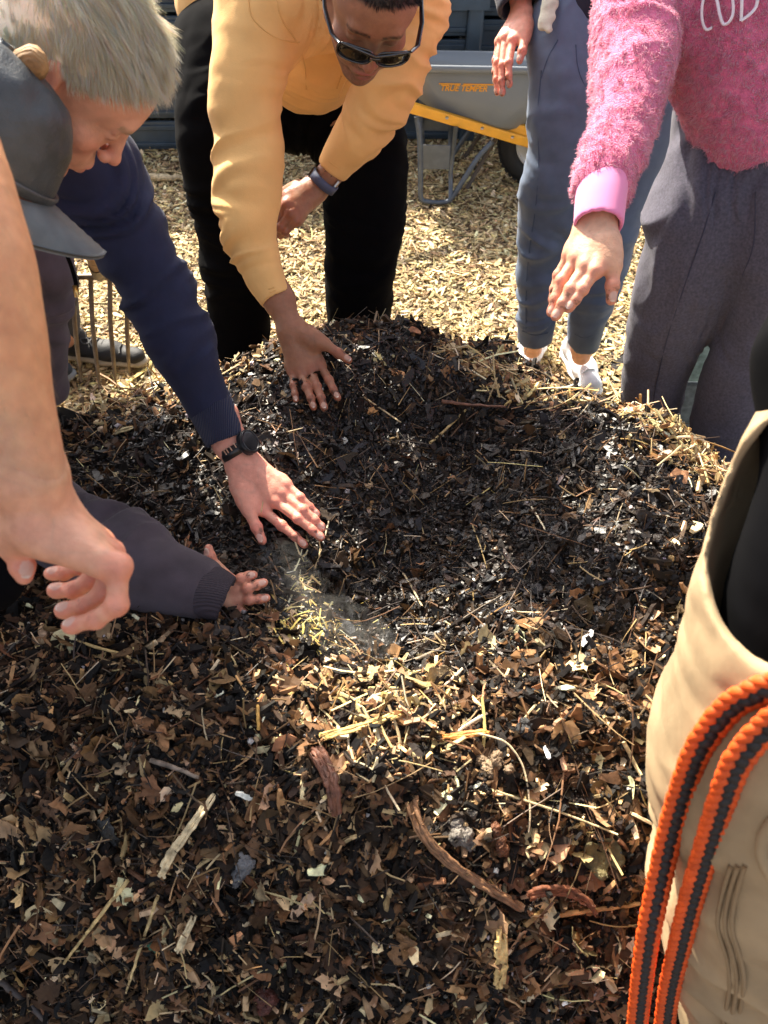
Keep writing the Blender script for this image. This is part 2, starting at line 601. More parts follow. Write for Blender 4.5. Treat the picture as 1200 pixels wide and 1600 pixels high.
def t_straw(r, segs=4, sides=4, bend=.05, taper=.6):
    V, F = [], []
    c1, c2 = r.uniform(-bend, bend, 2)
    for i in range(segs + 1):
        t = i / segs
        rad = .5 * (1 - taper * t * r.uniform(.8, 1)) 
        yo = c1 * math.sin(t * math.pi) + r.uniform(-.3, .3) * bend * .4; zo = c2 * math.sin(t * math.pi)
        for s in range(sides):
            a = s / sides * 2 * math.pi
            V.append((t - .5, (yo, rad * math.cos(a)), (zo, rad * math.sin(a))))
    for i in range(segs):
        for s in range(sides):
            a, b = i * sides + s, i * sides + (s + 1) % sides
            F.append((a, b, b + sides, a + sides))
    F.append(tuple(range(sides))[::-1] if sides == 4 else (0, 2, 1, 0))
    F = [f for f in F if len(f) == 4]
    F.append(tuple(segs * sides + s for s in range(4)) if sides == 4 else F[0])
    return V, np.array(F)


def t_crumb(r):
    V = []
    F = []
    n, m = 5, 3
    V.append((0, 0, -.5 * r.uniform(.7, 1)))
    for j in range(m):
        ph = math.pi * (j + 1) / (m + 1) - math.pi / 2
        for i in range(n):
            th = i / n * 2 * math.pi + j * .5
            q = .5 * r.uniform(.65, 1.15)
            V.append((q * math.cos(ph) * math.cos(th), q * math.cos(ph) * math.sin(th), q * math.sin(ph)))
    V.append((0, 0, .5 * r.uniform(.7, 1)))
    top = len(V) - 1
    for i in range(n):
        k = (i + 1) % n
        F.append((0, 1 + k, 1 + i, 1 + i))
        for j in range(m - 1):
            F.append((1 + j * n + i, 1 + j * n + k, 1 + (j + 1) * n + k, 1 + (j + 1) * n + i))
        F.append((1 + (m - 1) * n + i, 1 + (m - 1) * n + k, top, top))
    V = np.array(V, float)
    Q = [f for f in F if len(set(f)) == 4]; T = [tuple(dict.fromkeys(f)) for f in F if len(set(f)) == 3]
    return V, np.array(Q), np.array(T)


_TR = np.random.default_rng(11)
CHIPS = [t_chip(_TR) for _ in range(12)]
LEAVES = [t_leaf(_TR) for _ in range(14)]
CRUMBS = [t_crumb(_TR) for _ in range(8)]


def scatter(kind, P, N, size, col, spin=None, tilt=.35, lift=.3, r=rng, aspect=None):
    """returns (V, quads, tris, cols) for fragments at P lying along normals N; size (n,) metres; col (n,3)"""
    n = len(P)
    size = np.clip(size, 0, {'chip': .048, 'leaf': .043, 'crumb': .022, 'straw': .13}[kind])
    nn = N + r.normal(0, 1, (n, 3)) * (tilt if np.isscalar(tilt) else tilt[:, None])
    nn /= np.linalg.norm(nn, axis=1, keepdims=True)
    R = rotm(nn, r.uniform(0, 2 * math.pi, n) if spin is None else spin)
    Vs, Qs, Ts, Cs, off = [], [], [], [], 0
    K = {'chip': 12, 'leaf': 14, 'crumb': 8, 'straw': 10}[kind]
    which = r.integers(0, K, n)
    for k in range(K):
        I = np.where(which == k)[0]
        if not len(I): continue
        T = None
        m = len(I)
        if kind == 'chip':
            V, Q = CHIPS[k]
            ar = r.uniform(.22, .6, m) if aspect is None else r.uniform(*aspect, m)
            sc = np.stack([size[I], size[I] * ar, size[I] * r.uniform(.06, .16, m)], 1)
            L = V[None] * sc[:, None]
        elif kind == 'leaf':
            V, Q = LEAVES[k]
            sc = np.stack([size[I], size[I] * r.uniform(.7, 1.2, m), size[I] * r.uniform(.5, 1.3, m)], 1)
            L = V[None] * sc[:, None]
        elif kind == 'crumb':
            V, Q, T = CRUMBS[k]
            sc = size[I][:, None] * r.uniform(.6, 1.1, (m, 3))
            L = V[None] * sc[:, None]
        else:
            Vt, Q = t_straw(_TR, 4, 4, .07, _TR.uniform(0, .7))
            X = np.array([v[0] for v in Vt]); Y0 = np.array([v[1][0] for v in Vt]); Y1 = np.array([v[1][1] for v in Vt])
            Z0 = np.array([v[2][0] for v in Vt]); Z1 = np.array([v[2][1] for v in Vt])
            s = size[I][:, None]; wd = (size[I] ** .5 * .012 * r.uniform(.6, 1.6, m))[:, None] if aspect is None else (r.uniform(*aspect, m))[:, None]
            L = np.stack([X[None] * s, Y0[None] * s + Y1[None] * wd, Z0[None] * s + Z1[None] * wd * .6], 2)
        Wv = np.einsum('nij,nvj->nvi', R[I], L) + P[I][:, None] + N[I][:, None] * (size[I] * lift * r.uniform(0, .5, m))[:, None, None]
        nv = Wv.shape[1]
        Vs.append(Wv.reshape(-1, 3))
        o = off + np.arange(m)[:, None, None] * nv
        Qs.append((Q[None] + o).reshape(-1, 4))
        if T is not None: Ts.append((T[None] + o).reshape(-1, 3))
        Cs.append(np.repeat(col[I], nv, 0)); off += m * nv
    return np.concatenate(Vs), np.concatenate(Qs), (np.concatenate(Ts) if Ts else np.zeros((0, 3), int)), np.concatenate(Cs)


def frags(name, L, m, parent=None):
    Vs, Qs, Ts, Cs, o = [], [], [], [], 0
    for V, Q, T, C in L:
        Vs.append(V); Qs.append(Q + o); Ts.append(T + o); Cs.append(C); o += len(V)
    return mesh_obj(name, np.concatenate(Vs), [np.concatenate(Qs), np.concatenate(Ts)], m, parent, np.concatenate(Cs), smooth=False)


def pal(n, cols, wts, jit=.25, r=rng):
    cols = np.array(cols, float); wts = np.array(wts, float)
    c = cols[r.choice(len(cols), n, p=wts / wts.sum())]
    return np.clip(c * np.exp(r.normal(0, jit, (n, 1))) * (1 + r.normal(0, .05, (n, 3))), .004, .9)


def inview(P, m=90):
    q = P - CAM
    dp = q @ _F
    x = 600 + FPX * (q @ _R) / dp; y = 800 - FPX * (q @ _U) / dp
    return (dp > .2) & (x > -m) & (x < 1200 + m) & (y > -m) & (y < 1600 + m)


def pxof(P):
    q = np.atleast_2d(P) - CAM
    dp = q @ _F
    return 600 + FPX * (q @ _R) / dp, 800 - FPX * (q @ _U) / dp


DENS = 1.0
# areas over the heap: sample evenly on the slope
def heap_points(n):
    x = rng.uniform(-1.35, 1.15, int(n * 3)); y = rng.uniform(-.02, 1.95, int(n * 3))
    h = hgt(x, y); N = gnorm(x, y)
    keep = (h > .012) & (rng.uniform(0, 1, len(x)) < np.clip(.45 / N[:, 2], 0, 1))
    P = np.c_[x, y, h][keep]; N = N[keep]
    v = inview(P, 150)
    P, N = P[v], N[v]
    return P[:n], N[:n]


def dryness(P):
    """0 in the wet dug hollow, 1 on the outer crust: how the heap is layered"""
    x, y = P[:, 0], P[:, 1]
    n = fbm(np.c_[x, y, x * 0] * 5, 21, 3) * .25
    a = ((x - .10) / .66) ** 2 + ((y - 1.02) / .47) ** 2
    wet = np.clip(1.25 - a + n, 0, 1)
    b = ((x + .45) / .25) ** 2 + ((y - 1.0) / .28) ** 2
    wet = np.maximum(wet, np.clip(1.1 - b + n, 0, 1) * .8)
    return 1 - wet


P, N = heap_points(int(190000 * DENS))
dry = dryness(P)
px_, py_ = pxof(P)
crest = np.clip(1 - np.abs(P[:, 1] - (1.40 - .62 * np.clip(P[:, 0] - .12, 0, 2) * .95)) / .10, 0, 1) * (P[:, 0] > .12)      # the straw-strewn rim
crest = np.clip(crest + np.clip(1 - np.hypot((P[:, 0] - .62) / .24, (P[:, 1] - 1.05) / .14), 0, 1) * 1.2, 0, 1)
leftst = np.clip(1.3 - np.hypot((P[:, 0] + .52) / .24, (P[:, 1] - 1.42) / .24), 0, 1)
mid = np.clip(1.15 - np.hypot((P[:, 0] - .02) / .19, (P[:, 1] - .52) / .14), 0, 1)
strawy = np.clip(np.maximum(np.maximum(crest, leftst), mid * .8) + fbm(P * 8, 31, 2) * .25, 0, 1)
u = rng.uniform(0, 1, len(P))
typ = np.where(u < .46, 0, np.where(u < .84, 1, 2))           # chips, crumbs, leaves/straw
WET = [(.009, .006, .005), (.015, .010, .007), (.024, .015, .009), (.038, .023, .013), (.008, .008, .010), (.11, .065, .035), (.16, .14, .12)]
BRN = [(.018, .011, .007), (.060, .032, .016), (.125, .062, .028), (.24, .130, .060), (.42, .28, .15), (.64, .50, .30), (.0065, .005, .004)]
STR = [(.50, .36, .16), (.62, .48, .25), (.40, .24, .09), (.24, .12, .05), (.70, .58, .38)]
heapL, wetL, leafL, strawL = [], [], [], []
iswet = dry < rng.uniform(.25, .75, len(P))
s = iswet & (typ == 0)
wetL.append(scatter('chip', P[s], N[s], rng.lognormal(math.log(.0125), .5, s.sum()), pal(s.sum(), WET, [6, 7, 5, 3, 4, .7, .25], .3), tilt=.55))
s = iswet & (typ == 1)
wetL.append(scatter('crumb', P[s], N[s], rng.lognormal(math.log(.0075), .5, s.sum()), pal(s.sum(), WET, [8, 6, 4, 1, 4, .25, .15], .3)))
s = (~iswet) & (typ == 0) & (strawy < .85)
heapL.append(scatter('chip', P[s], N[s], rng.lognormal(math.log(.0145), .72, s.sum()), pal(s.sum(), BRN, [6, 5, 5, 4.4, 2.8, 1.5, 13], .45), tilt=.75, aspect=(.10, .45)))
s = (~iswet) & (typ == 1)
heapL.append(scatter('crumb', P[s], N[s], rng.lognormal(math.log(.010), .45, s.sum()), pal(s.sum(), BRN, [8, 5, 2, .6, .4, .2, 10], .35)))
s = (typ == 2) & (strawy < .6) & (rng.uniform(0, 1, len(P)) < .10 + .9 * dry)
leafL.append(scatter('leaf', P[s], N[s], rng.lognormal(math.log(.0150), .6, s.sum()), pal(s.sum(), BRN, [4, 4, 5, 5, 3.2, 1.3, 7], .4), tilt=.75, lift=.25))
s = (strawy > rng.uniform(.3, 1, len(P))) & (typ != 1)
Ps, Ns = P[s], N[s]
h_ = len(Ps) // 2
strawL.append(scatter('straw', Ps[:h_], Ns[:h_], rng.lognormal(math.log(.038), .5, h_), pal(h_, STR, [5, 4, 4, 3, 1.5], .25), tilt=.3, lift=.35))
strawL.append(scatter('chip', Ps[h_:], Ns[h_:], rng.lognormal(math.log(.024), .4, len(Ps) - h_), pal(len(Ps) - h_, STR, [4, 4, 4, 4, 2], .25), tilt=.5, lift=.3))
# thin straws and twigs strewn over everything
k = rng.choice(len(P), 15000, replace=False)
strawL.append(scatter('straw', P[k], N[k], rng.lognormal(math.log(.035), .55, len(k)), pal(len(k), [(.08, .045, .022), (.2, .11, .05), (.42, .29, .13), (.03, .02, .014), (.6, .5, .3)], [6, 4, 1.7, 8, .5], .3), tilt=.45, lift=.3, aspect=(.0009, .0032)))
k = rng.choice(np.where(P[:, 1] < .72)[0], 900, replace=False)
strawL.append(scatter('straw', P[k], N[k], rng.lognormal(math.log(.058), .35, len(k)), pal(len(k), [(.55, .40, .20), (.68, .54, .32), (.30, .18, .08), (.14, .08, .04)], [4, 3, 4, 4], .2), tilt=.28, lift=.25, aspect=(.0014, .0036)))
k = rng.choice(np.where(~iswet & (P[:, 1] < .85))[0], 900, replace=False)
leafL.append(scatter('leaf', P[k], N[k], rng.lognormal(math.log(.036), .3, len(k)), pal(len(k), BRN, [2, 5, 6, 6, 4, 1.6, 1], .28), tilt=.42, lift=.35))
# a few pale mouldy flecks
k = rng.choice(len(P), 1500, replace=False)
wetL.append(scatter('crumb', P[k] + N[k] * .004, N[k], rng.lognormal(math.log(.006), .4, len(k)), pal(len(k), [(.45, .42, .38), (.28, .26, .25)], [1, 2], .25)))
# sparser cover on the flanks that the picture does not show
xo = rng.uniform(-1.6, 1.4, 60000); yo = rng.uniform(-.2, 2.1, 60000)
Po = np.c_[xo, yo, hgt(xo, yo)]; No = gnorm(xo, yo)
ko = (Po[:, 2] > .005) & ~inview(Po, 150)
Po, No = Po[ko][:24000], No[ko][:24000]
heapL.append(scatter('chip', Po, No, rng.lognormal(math.log(.034), .35, len(Po)), pal(len(Po), BRN, [6, 6, 5, 3, 1.5, .8, 6], .35), tilt=.5))
for nm, L, mm in (('wet_compost', wetL, 'wetfrag'), ('bark_litter', heapL, 'frag'), ('leaf_litter', leafL, 'leaf'), ('straw_litter', strawL, 'straw')):
    o = frags(nm, L, M[mm], heap)
    tag(o, kind='stuff')

# ------------------------------------------------------------------ the trodden wood chips all round
n = int(125000 * DENS)
x = rng.uniform(-3.6, 3.6, n * 3); y = .9 + 5.0 * rng.uniform(0, 1, n * 3) ** 1.25
Pg = np.c_[x, y, np.zeros(n * 3)]
Pg[:, 2] = fbm(np.c_[x, y, x * 0] * 1.7, 8, 2) * .018 - .006
v = inview(Pg, 60) & (hgt(x, y) < .03)
Pg = Pg[v][:n]; Ng = np.tile([0, 0, 1.], (len(Pg), 1))
GC = [(.52, .39, .19), (.62, .49, .27), (.42, .30, .14), (.24, .16, .08), (.70, .58, .36), (.12, .075, .035)]
GWt = [6, 5, 5, 3, 2, 2]
ncr = int(len(Pg) * .86)
gl = [scatter('chip', Pg[:ncr], Ng[:ncr], rng.lognormal(math.log(.023), .5, ncr), pal(ncr, GC, GWt, .22), tilt=.28, lift=.3, aspect=(.15, .45)),
      scatter('straw', Pg[ncr:], Ng[ncr:], rng.lognormal(math.log(.065), .5, len(Pg) - ncr), pal(len(Pg) - ncr, GC, GWt, .22), tilt=.12, lift=.16)]
# a sparse continuation further out so the cover does not stop at the edge of the picture
x = rng.uniform(-6, 6, 9000); y = rng.uniform(-1, 8, 9000)
Pf = np.c_[x, y, fbm(np.c_[x, y, x * 0] * 1.7, 8, 2) * .018 - .006]
Pf = Pf[~inview(Pf, 60) & (hgt(x, y) < .03)]
gl.append(scatter('chip', Pf, np.tile([0, 0, 1.], (len(Pf), 1)), rng.lognormal(math.log(.036), .4, len(Pf)), pal(len(Pf), GC, GWt, .22), tilt=.2))
wc = frags('wood_chip_cover', gl, M['frag'])
tag(wc, 'loose pale wood chips strewn over the trodden ground', 'wood chips', kind='stuff')
# ------------------------------------------------------------------ people: hands, heads, cloth
SKIN_PALE = np.array([.70, .37, .25])
SKIN_ROSY = np.array([.70, .31, .22])
SKIN_TAN = np.array([.66, .31, .15])
SKIN_BROWN = np.array([.30, .135, .075])
SKIN_OLD = np.array([.62, .34, .22])


def pt(p):
    return W(*p) if len(p) == 3 else S(*p)


def make_hand(wrist, mcps, fingers, thumb, forearm, dorsal, skin, fr=.0084, h=.0014, nails=True, wr=.026, dirt=.75, tone=.25):
    """fingers: lists of 3 world points after each knuckle; forearm: [(point, radius)...] ending at the wrist; dorsal: towards the back of the hand"""
    wrist = np.asarray(wrist, float); dorsal = nrm(dorsal)
    s = SDF(h, .01)
    n = len(mcps)
    across = nrm(mcps[-1] - mcps[0])
    fd = nrm(np.mean(mcps, 0) - wrist)
    dorsal = nrm(dorsal - fd * (dorsal @ fd))
    side = np.cross(fd, dorsal)
    side = side if side @ across > 0 else -side
    # the forearm flattens into the wrist
    fl = (dorsal, .74)
    for (a, ra), (b, rb) in zip(forearm[:-1], forearm[1:]):
        s.cone(a, b, ra, rb, k=.012, flat=(dorsal, .86))
    s.cone(forearm[-1][0], wrist, forearm[-1][1], wr, k=.012, flat=fl)
    w_span = np.linalg.norm(mcps[-1] - mcps[0]) * .42
    for i, m in enumerate(mcps):
        f = (i / (n - 1) - .5) * 2 if n > 1 else 0
        a = wrist + side * f * w_span * .62 + fd * .004
        s.cone(a - dorsal * .003, m - dorsal * .003, wr * .52, fr * 1.22, k=.016)
        if i: s.cone(mcps[i - 1] - dorsal * .005 - fd * .012, m - dorsal * .005 - fd * .012, fr * 1.25, k=.014)
        s.cone(a * .5 + m * .5 + dorsal * (wr * .30), m + dorsal * fr * .45, .0022, .0042, k=.010)     # tendon
    s.cone(wrist, np.mean(mcps, 0) - fd * .015 - dorsal * .006, wr * .72, fr * 1.6, k=.02)
    nail = []; joints = []; crease = []
    for i, (m, pts) in enumerate(zip(mcps, fingers)):
        P = [m] + [np.asarray(p, float) for p in pts]
        q = fr * (.90 if i in (0,) and n == 4 and False else 1.0)
        if len(fingers) == 4: q = fr * (1.0, 1.04, 1.0, .86)[i]
        rad = [q * 1.10, q * 1.02, q * .92, q * .78]
        for j in range(3):
            s.cone(P[j], P[j + 1], rad[j], rad[j + 1], k=.006 if j == 0 else .0035)
        s.ell(P[1], q * 1.13, k=.004); s.ell(P[2], q * .99, k=.003)
        s.ell(P[0] + dorsal * q * .25, q * 1.22, k=.007)
        # finger pulp
        d3 = nrm(P[3] - P[2])
        ndir = nrm(dorsal - d3 * (dorsal @ d3)) if abs(dorsal @ d3) < .97 else dorsal
        bend = np.cross(nrm(P[2] - P[1]), d3)
        s.ell(P[3] - d3 * .004 - ndir * .001, [q * .84] * 3, k=.004)
        nail.append((P[3] - d3 * .0045 + ndir * rad[3] * .80, d3, ndir, q)); joints += [(P[1], q, ndir), (P[2], q * .9, ndir), (P[0], q * 1.2, dorsal)]; crease += [(P[1], nrm(P[2] - P[0]), q, nrm(dorsal + nrm(P[1] * 2 - P[0] - P[2] + 1e-9 * dorsal) * .6)), (P[2], nrm(P[3] - P[1]), q * .8, ndir)]
    T = [np.asarray(p, float) for p in thumb]
    if len(T) == 4:
        s.cone(wrist * .6 + T[0] * .4, T[0], wr * .6, fr * 1.75, k=.02)
        s.cone(T[0], T[1], fr * 1.9, fr * 1.38, k=.018)
        s.cone(T[0] * .4 + T[1] * .6, mcps[0] * .55 + wrist * .45 - dorsal * .006, fr * 1.1, fr * 1.3, k=.022)    # web
        s.cone(T[1], T[2], fr * 1.28, fr * 1.14, k=.006); s.cone(T[2], T[3], fr * 1.18, fr * .92, k=.004)
        s.ell(T[2], fr * 1.22, k=.004)
    else:
        s.cone(T[0], T[1], fr * 1.3, fr * 1.18, k=.01); s.cone(T[1], T[2], fr * 1.18, fr * .95, k=.004)
    d3 = nrm(T[-1] - T[-2]); tn = nrm(dorsal + side * -.35); tn = nrm(tn - d3 * (tn @ d3))
    nail.append((T[-1] - d3 * .005 + tn * fr * .92, d3, tn, fr * 1.2)); joints.append((T[-2], fr * 1.2, tn))
    if nails:
        for c, d, nn, q in nail:
            s.ell(c, [q * .60, q * .74, .0013], np.stack([np.cross(d, nn), d, nn], 1), k=.0006)
    V, F = s.mesh()
    V = relax(V, F, 1, .4)
    N = vnormals(V, F)
    # skin relief and colour
    V = V + N * (fbm(V * 160, 5, 2) * .00022 + fbm(V * 60, 6, 2) * .0003)[:, None]
    C = np.tile(skin, (len(V), 1))
    C *= 1 + (.16 * fbm(V * 38, 7, 3) + .08 * fbm(V * 160, 8, 2))[:, None] * np.array([.6, 1.1, 1.2])
    red = np.zeros(len(V))
    for c, q, nn in joints:
        dd = np.linalg.norm(V - c, axis=1)
        red = np.maximum(red, np.clip(1.5 - dd / (q * 1.5), 0, 1))
    for c, d, nn, q in nail:
        red = np.maximum(red, np.clip(1.6 - np.linalg.norm(V - c, axis=1) / (q * 1.4), 0, 1) * .8)
    C *= 1 + red[:, None] * np.array([.02, -.22, -.20]) * (tone / .25)
    dV = np.zeros(len(V))
    for c, d, q, nn in crease:
        t_ = (V - c) @ d + .0006 * vnoise(V * 500, 2)
        m_ = np.exp(-(t_ / (q * .42)) ** 2) * np.clip(N @ nn * 1.6 - .4, 0, 1) * (np.linalg.norm(V - c, axis=1) < q * 1.9)
        st_ = np.clip(np.cos(t_ * 2 * math.pi / (q * .30)) * 1.4 - .3, 0, 1) * m_
        C *= (1 - .30 * st_)[:, None]; dV -= st_ * .0004
    V = V + N * dV[:, None]
    # veins and soil
    vn_ = np.clip(1 - np.abs(vnoise(V * 42 + 5, 12)) * 7, 0, 1) * np.clip(N @ dorsal, 0, 1)
    C *= 1 - vn_[:, None] * np.array([.10, .03, .02])
    if dirt:
        dd = np.zeros(len(V))
        for c, d, nn, q in nail: dd = np.maximum(dd, np.clip(1.6 - np.linalg.norm(V - c, axis=1) / .02, 0, 1))
        dk = np.clip(fbm(V * 130, 33, 3) * 3 - .2, 0, 1) * dd * dirt
        sp = (vnoise(V * 420, 35) > .80) * dirt * .6 * (.3 + dd)
        dk = np.clip(dk + sp, 0, .8)[:, None]
        C = C * (1 - dk) + dk * np.array([.045, .028, .018])
    palm = np.clip(-(N @ dorsal), 0, 1)[:, None]
    C = C * (1 - palm * .5) + palm * .5 * (np.minimum(skin * 1.45, [.72, .42, .34]) if skin[0] < .4 else C * np.array([1.02, .93, .9]))
    if nails:
        for c, d, nn, q in nail:
            u = (V - c) @ np.cross(d, nn) / (q * .62); v = (V - c) @ d / (q * .78); z = np.abs((V - c) @ nn)
            m = (u * u + v * v < 1) & (z < q * .45) & (N @ nn > .3)
            C[m] = skin * .35 + np.array([.62, .42, .36]) * .65 if skin[0] > .4 else np.array([.42, .25, .19])
            e = m & (v > .72); C[e] = np.array([.70, .60, .52])
    return V, F, C


def basis(fwd, up):
    f = nrm(fwd); u = nrm(np.asarray(up) - f * (np.asarray(up) @ f)); r = np.cross(f, u)
    return np.stack([r, f, u], 1)          # x = the person's right, y = forward, z = up


def make_head(c, B, skin, h=.0022, sc=1.0, lipc=None, browc=None, hairc=None, hairline=None, stub=None, mouth_open=0., jaww=1.0, neck=None):
    s = SDF(h, .012)
    L = lambda x, y, z: c + B @ (np.array([x, y, z]) * sc)
    e = lambda p, r, k=.012, sub=False, M_=None: s.ell(L(*p), np.array(r) * sc, B if M_ is None else B @ M_, k=k, sub=sub)
    co = lambda a, b, ra, rb=None, k=.012, sub=False: s.cone(L(*a), L(*b), ra * sc, (ra if rb is None else rb) * sc, k=k, sub=sub)
    e((0, -.012, .035), (.076, .098, .084))
    e((0, .03, .03), (.068, .064, .062), .02)
    e((0, .040, -.040), (.054 * jaww, .050, .066), .03)
    for sx in (-1, 1):
        co((sx * .050 * jaww, .002, -.052), (sx * .018, .066, -.106), .017, .014, .025)
        co((sx * .056, -.01, -.02), (sx * .052 * jaww, -.002, -.06), .018, .016, .02)
        e((sx * .043, .060, -.028), (.022, .020, .018), .018)             # cheek
        e((sx * .030, .070, -.058), (.018, .016, .018), .018)
    e((0, .079, -.108), (.017, .014, .013), .016)                          # chin
    co((-.036, .083, .022), (.036, .083, .022), .010, k=.014)              # brow ridge
    for sx in (-1, 1):
        e((sx * .033, .098, .002), (.019, .014, .011), .010, True)         # socket
        e((sx * .032, .076, .000), (.0135, .0135, .0115), .003)            # the eye under its lid
        co((sx * .021, .087, -.003), (sx * .044, .082, -.003), .0016, k=.002)     # lash line
        co((sx * .020, .086, .010), (sx * .045, .081, .009), .003, k=.004)
    co((0, .086, .014), (0, .106, -.030), .0065, .0085, .010)              # nose
    e((0, .109, -.036), (.0105, .011, .0095), .006)
    for sx in (-1, 1):
        e((sx * .0115, .100, -.040), (.0075, .0085, .007), .004)
        e((sx * .0065, .103, -.0480), (.0028, .0040, .0022), .002, True)
    e((0, .088, -.070), (.024, .014, .018), .012)                          # muzzle
    e((0, .0965, -.0665), (.020, .0075, .0052), .003)
    e((0, .0945, -.0775 - mouth_open), (.017, .0075, .0058), .003)
    e((0, .104, -.0718 - mouth_open / 2), (.021, .006, .0012 + mouth_open), .002, True)
    for sx in (-1, 1):                                                     # ears
        T = basis([sx * .0, 1, -.15], [0, .2, 1])
        ce = np.array([sx * .078, -.012, -.008])
        s.ell(L(*ce), np.array([.0055, .0185, .031]) * sc, B @ T, k=.006)
        s.ell(L(*(ce + [sx * .005, .001, .002])), np.array([.004, .0105, .019]) * sc, B @ T, k=.003, sub=True)
        s.ell(L(*(ce + [0, .004, -.024])), np.array([.0045, .009, .010]) * sc, B @ T, k=.003)
        co((sx * .080, .002, -.004), (sx * .080, .001, -.012), .004, k=.003)
    if neck is None: co((0, -.030, -.06), (0, -.060, -.17), .054, .060, .03)
    else: s.cone(L(0, -.035, -.045), neck, .054, .060, k=.03)
    V, F = s.mesh()
    V = relax(V, F, 1, .35)
    N = vnormals(V, F)
    V = V + N * (fbm(V * 120, 5, 2) * .0002)[:, None]
    Q = (V - c) @ B / sc
    C = np.tile(skin, (len(V), 1)).astype(float)
    C *= (1 + .09 * fbm(V * 30, 17, 3) + .04 * fbm(V * 120, 18, 2))[:, None]
    def blob(p, r, col, a=1.0):
        nonlocal C
        for sx in ((-1, 1) if p[0] else (1,)):
            d = np.sqrt((((Q - np.array([p[0] * sx, p[1], p[2]])) / r) ** 2).sum(1))
            w_ = np.clip(1.25 - d, 0, 1)[:, None] * a
            C = C * (1 - w_) + w_ * col
    blob((.045, .065, -.030), (.028, .03, .024), skin * [1.02, .72, .70], .7)
    blob((0, .110, -.036), (.02, .02, .018), skin * [1.02, .74, .72], .7)
    blob((.078, -.01, -.01), (.02, .03, .04), skin * [1.02, .70, .66], .7)
    lip = skin * np.array([.95, .55, .55]) if lipc is None else np.array(lipc)
    blob((0, .099, -.0665), (.020, .012, .0052), lip, 1); blob((0, .098, -.0785 - mouth_open), (.017, .012, .0060), lip, 1)
    blob((.032, .088, -.004), (.016, .012, .0028), skin * .45, .8)
    if browc is not None:
        b0 = np.array(browc)
        t = Q[:, 0]; zz = .0235 - ((np.abs(t) - .030) / .03) ** 2 * .006
        w_ = np.clip(1.3 - np.abs(Q[:, 2] - zz) / .0048, 0, 1) * (np.abs(t) > .010) * (np.abs(t) < .050) * (Q[:, 1] > .05)
        w_ = (w_ * (.6 + .4 * (vnoise(Q * [300, 300, 900], 3) > -.2)))[:, None] * .85
        C = C * (1 - w_) + w_ * b0
    if stub is not None:
        w_ = np.clip((-.055 - Q[:, 2]) / .02, 0, 1) * (Q[:, 1] > .0) * np.clip((Q[:, 2] + .135) / .02, 0, 1)
        m2 = np.clip(1.3 - np.abs(Q[:, 2] + .056) / .006, 0, 1) * (np.abs(Q[:, 0]) < .028) * (Q[:, 1] > .07)
        w_ = (np.maximum(w_ * .55, m2) * (.5 + .5 * (vnoise(Q * 700, 4) > 0)))[:, None] * stub[1]
        C = C * (1 - w_) + w_ * np.array(stub[0])
    if hairline is not None:
        zz = np.interp(Q[:, 1], hairline[0], hairline[1])
        w_ = np.clip((Q[:, 2] - zz) / .008 + .5, 0, 1) * (np.abs(Q[:, 0]) < .0785) * (((np.abs(Q[:, 0]) - .08) / .02) ** 2 + ((Q[:, 1] + .010) / .022) ** 2 + ((Q[:, 2] + .008) / .034) ** 2 > 1)
        w_ = w_[:, None] * .92
        C = C * (1 - w_) + w_ * np.array(hairc)
    return V, F, C, Q


def strands(name, roots, dirs, curve, length, width, cols, mtl, parent, segs=5, r=rng):
    """tapering three sided hairs; dirs start direction, curve: direction they bend to"""
    n = len(roots)
    d = dirs / np.linalg.norm(dirs, axis=1, keepdims=True)
    p = roots.copy()
    a = np.cross(d, r.normal(0, 1, (n, 3))); a /= np.linalg.norm(a, axis=1, keepdims=True) + 1e-9
    b = np.cross(d, a)
    rings = []
    for i in range(segs + 1):
        t = i / segs
        wd = width * (1 - t) ** .6 * .5 + 1e-5
        for k in range(3):
            th = 2 * math.pi * k / 3
            rings.append(p + (a * math.cos(th) + b * math.sin(th)) * wd[:, None])
        d2 = d * (1 - .9 / segs) + curve * (.9 / segs) * 1.6
        d2 /= np.linalg.norm(d2, axis=1, keepdims=True)
        p = p + d2 * (length / segs)[:, None]
        d = d2
    V = np.stack(rings, 1)
    nv = V.shape[1]
    Q = []
    for i in range(segs):
        for k in range(3):
            q = (k + 1) % 3
            Q.append((i * 3 + k, i * 3 + q, i * 3 + 3 + q, i * 3 + 3 + k))
    Q = np.array(Q)
    F = (Q[None] + (np.arange(n) * nv)[:, None, None]).reshape(-1, 4)
    return mesh_obj(name, V.reshape(-1, 3), F, mtl, parent, np.repeat(cols, nv, 0))


def sample_surface(V, F, n, r=rng):
    q = V[F]
    A = np.linalg.norm(np.cross(q[:, 2] - q[:, 0], q[:, 3] - q[:, 1]), axis=1) * .5
    i = r.choice(len(F), n, p=A / A.sum())
    a, b = r.uniform(0, 1, (2, n, 1))
    N = vnormals(V, F)
    f = F[i]
    L = lambda X: (X[f[:, 0]] * (1 - a) + X[f[:, 1]] * a) * (1 - b) + (X[f[:, 3]] * (1 - a) + X[f[:, 2]] * a) * b
    nn = L(N)
    return L(V), nn / (np.linalg.norm(nn, axis=1, keepdims=True) + 1e-9)


def px_limb(rows):
    """[(px, py, depth, radius in photo px)] -> [(point, metres)]"""
    return [(W(x, y, d), r * d / FPX) for x, y, d, r in rows]


def segs_of(L):
    return [(L[i][0], L[i + 1][0]) for i in range(len(L) - 1)]


def cuff_mask(limbs, r=.045):
    return lambda V: np.min([np.clip(np.linalg.norm(V - L[-1][0], axis=1) / r - .85, 0, 1) for L in limbs], 0)


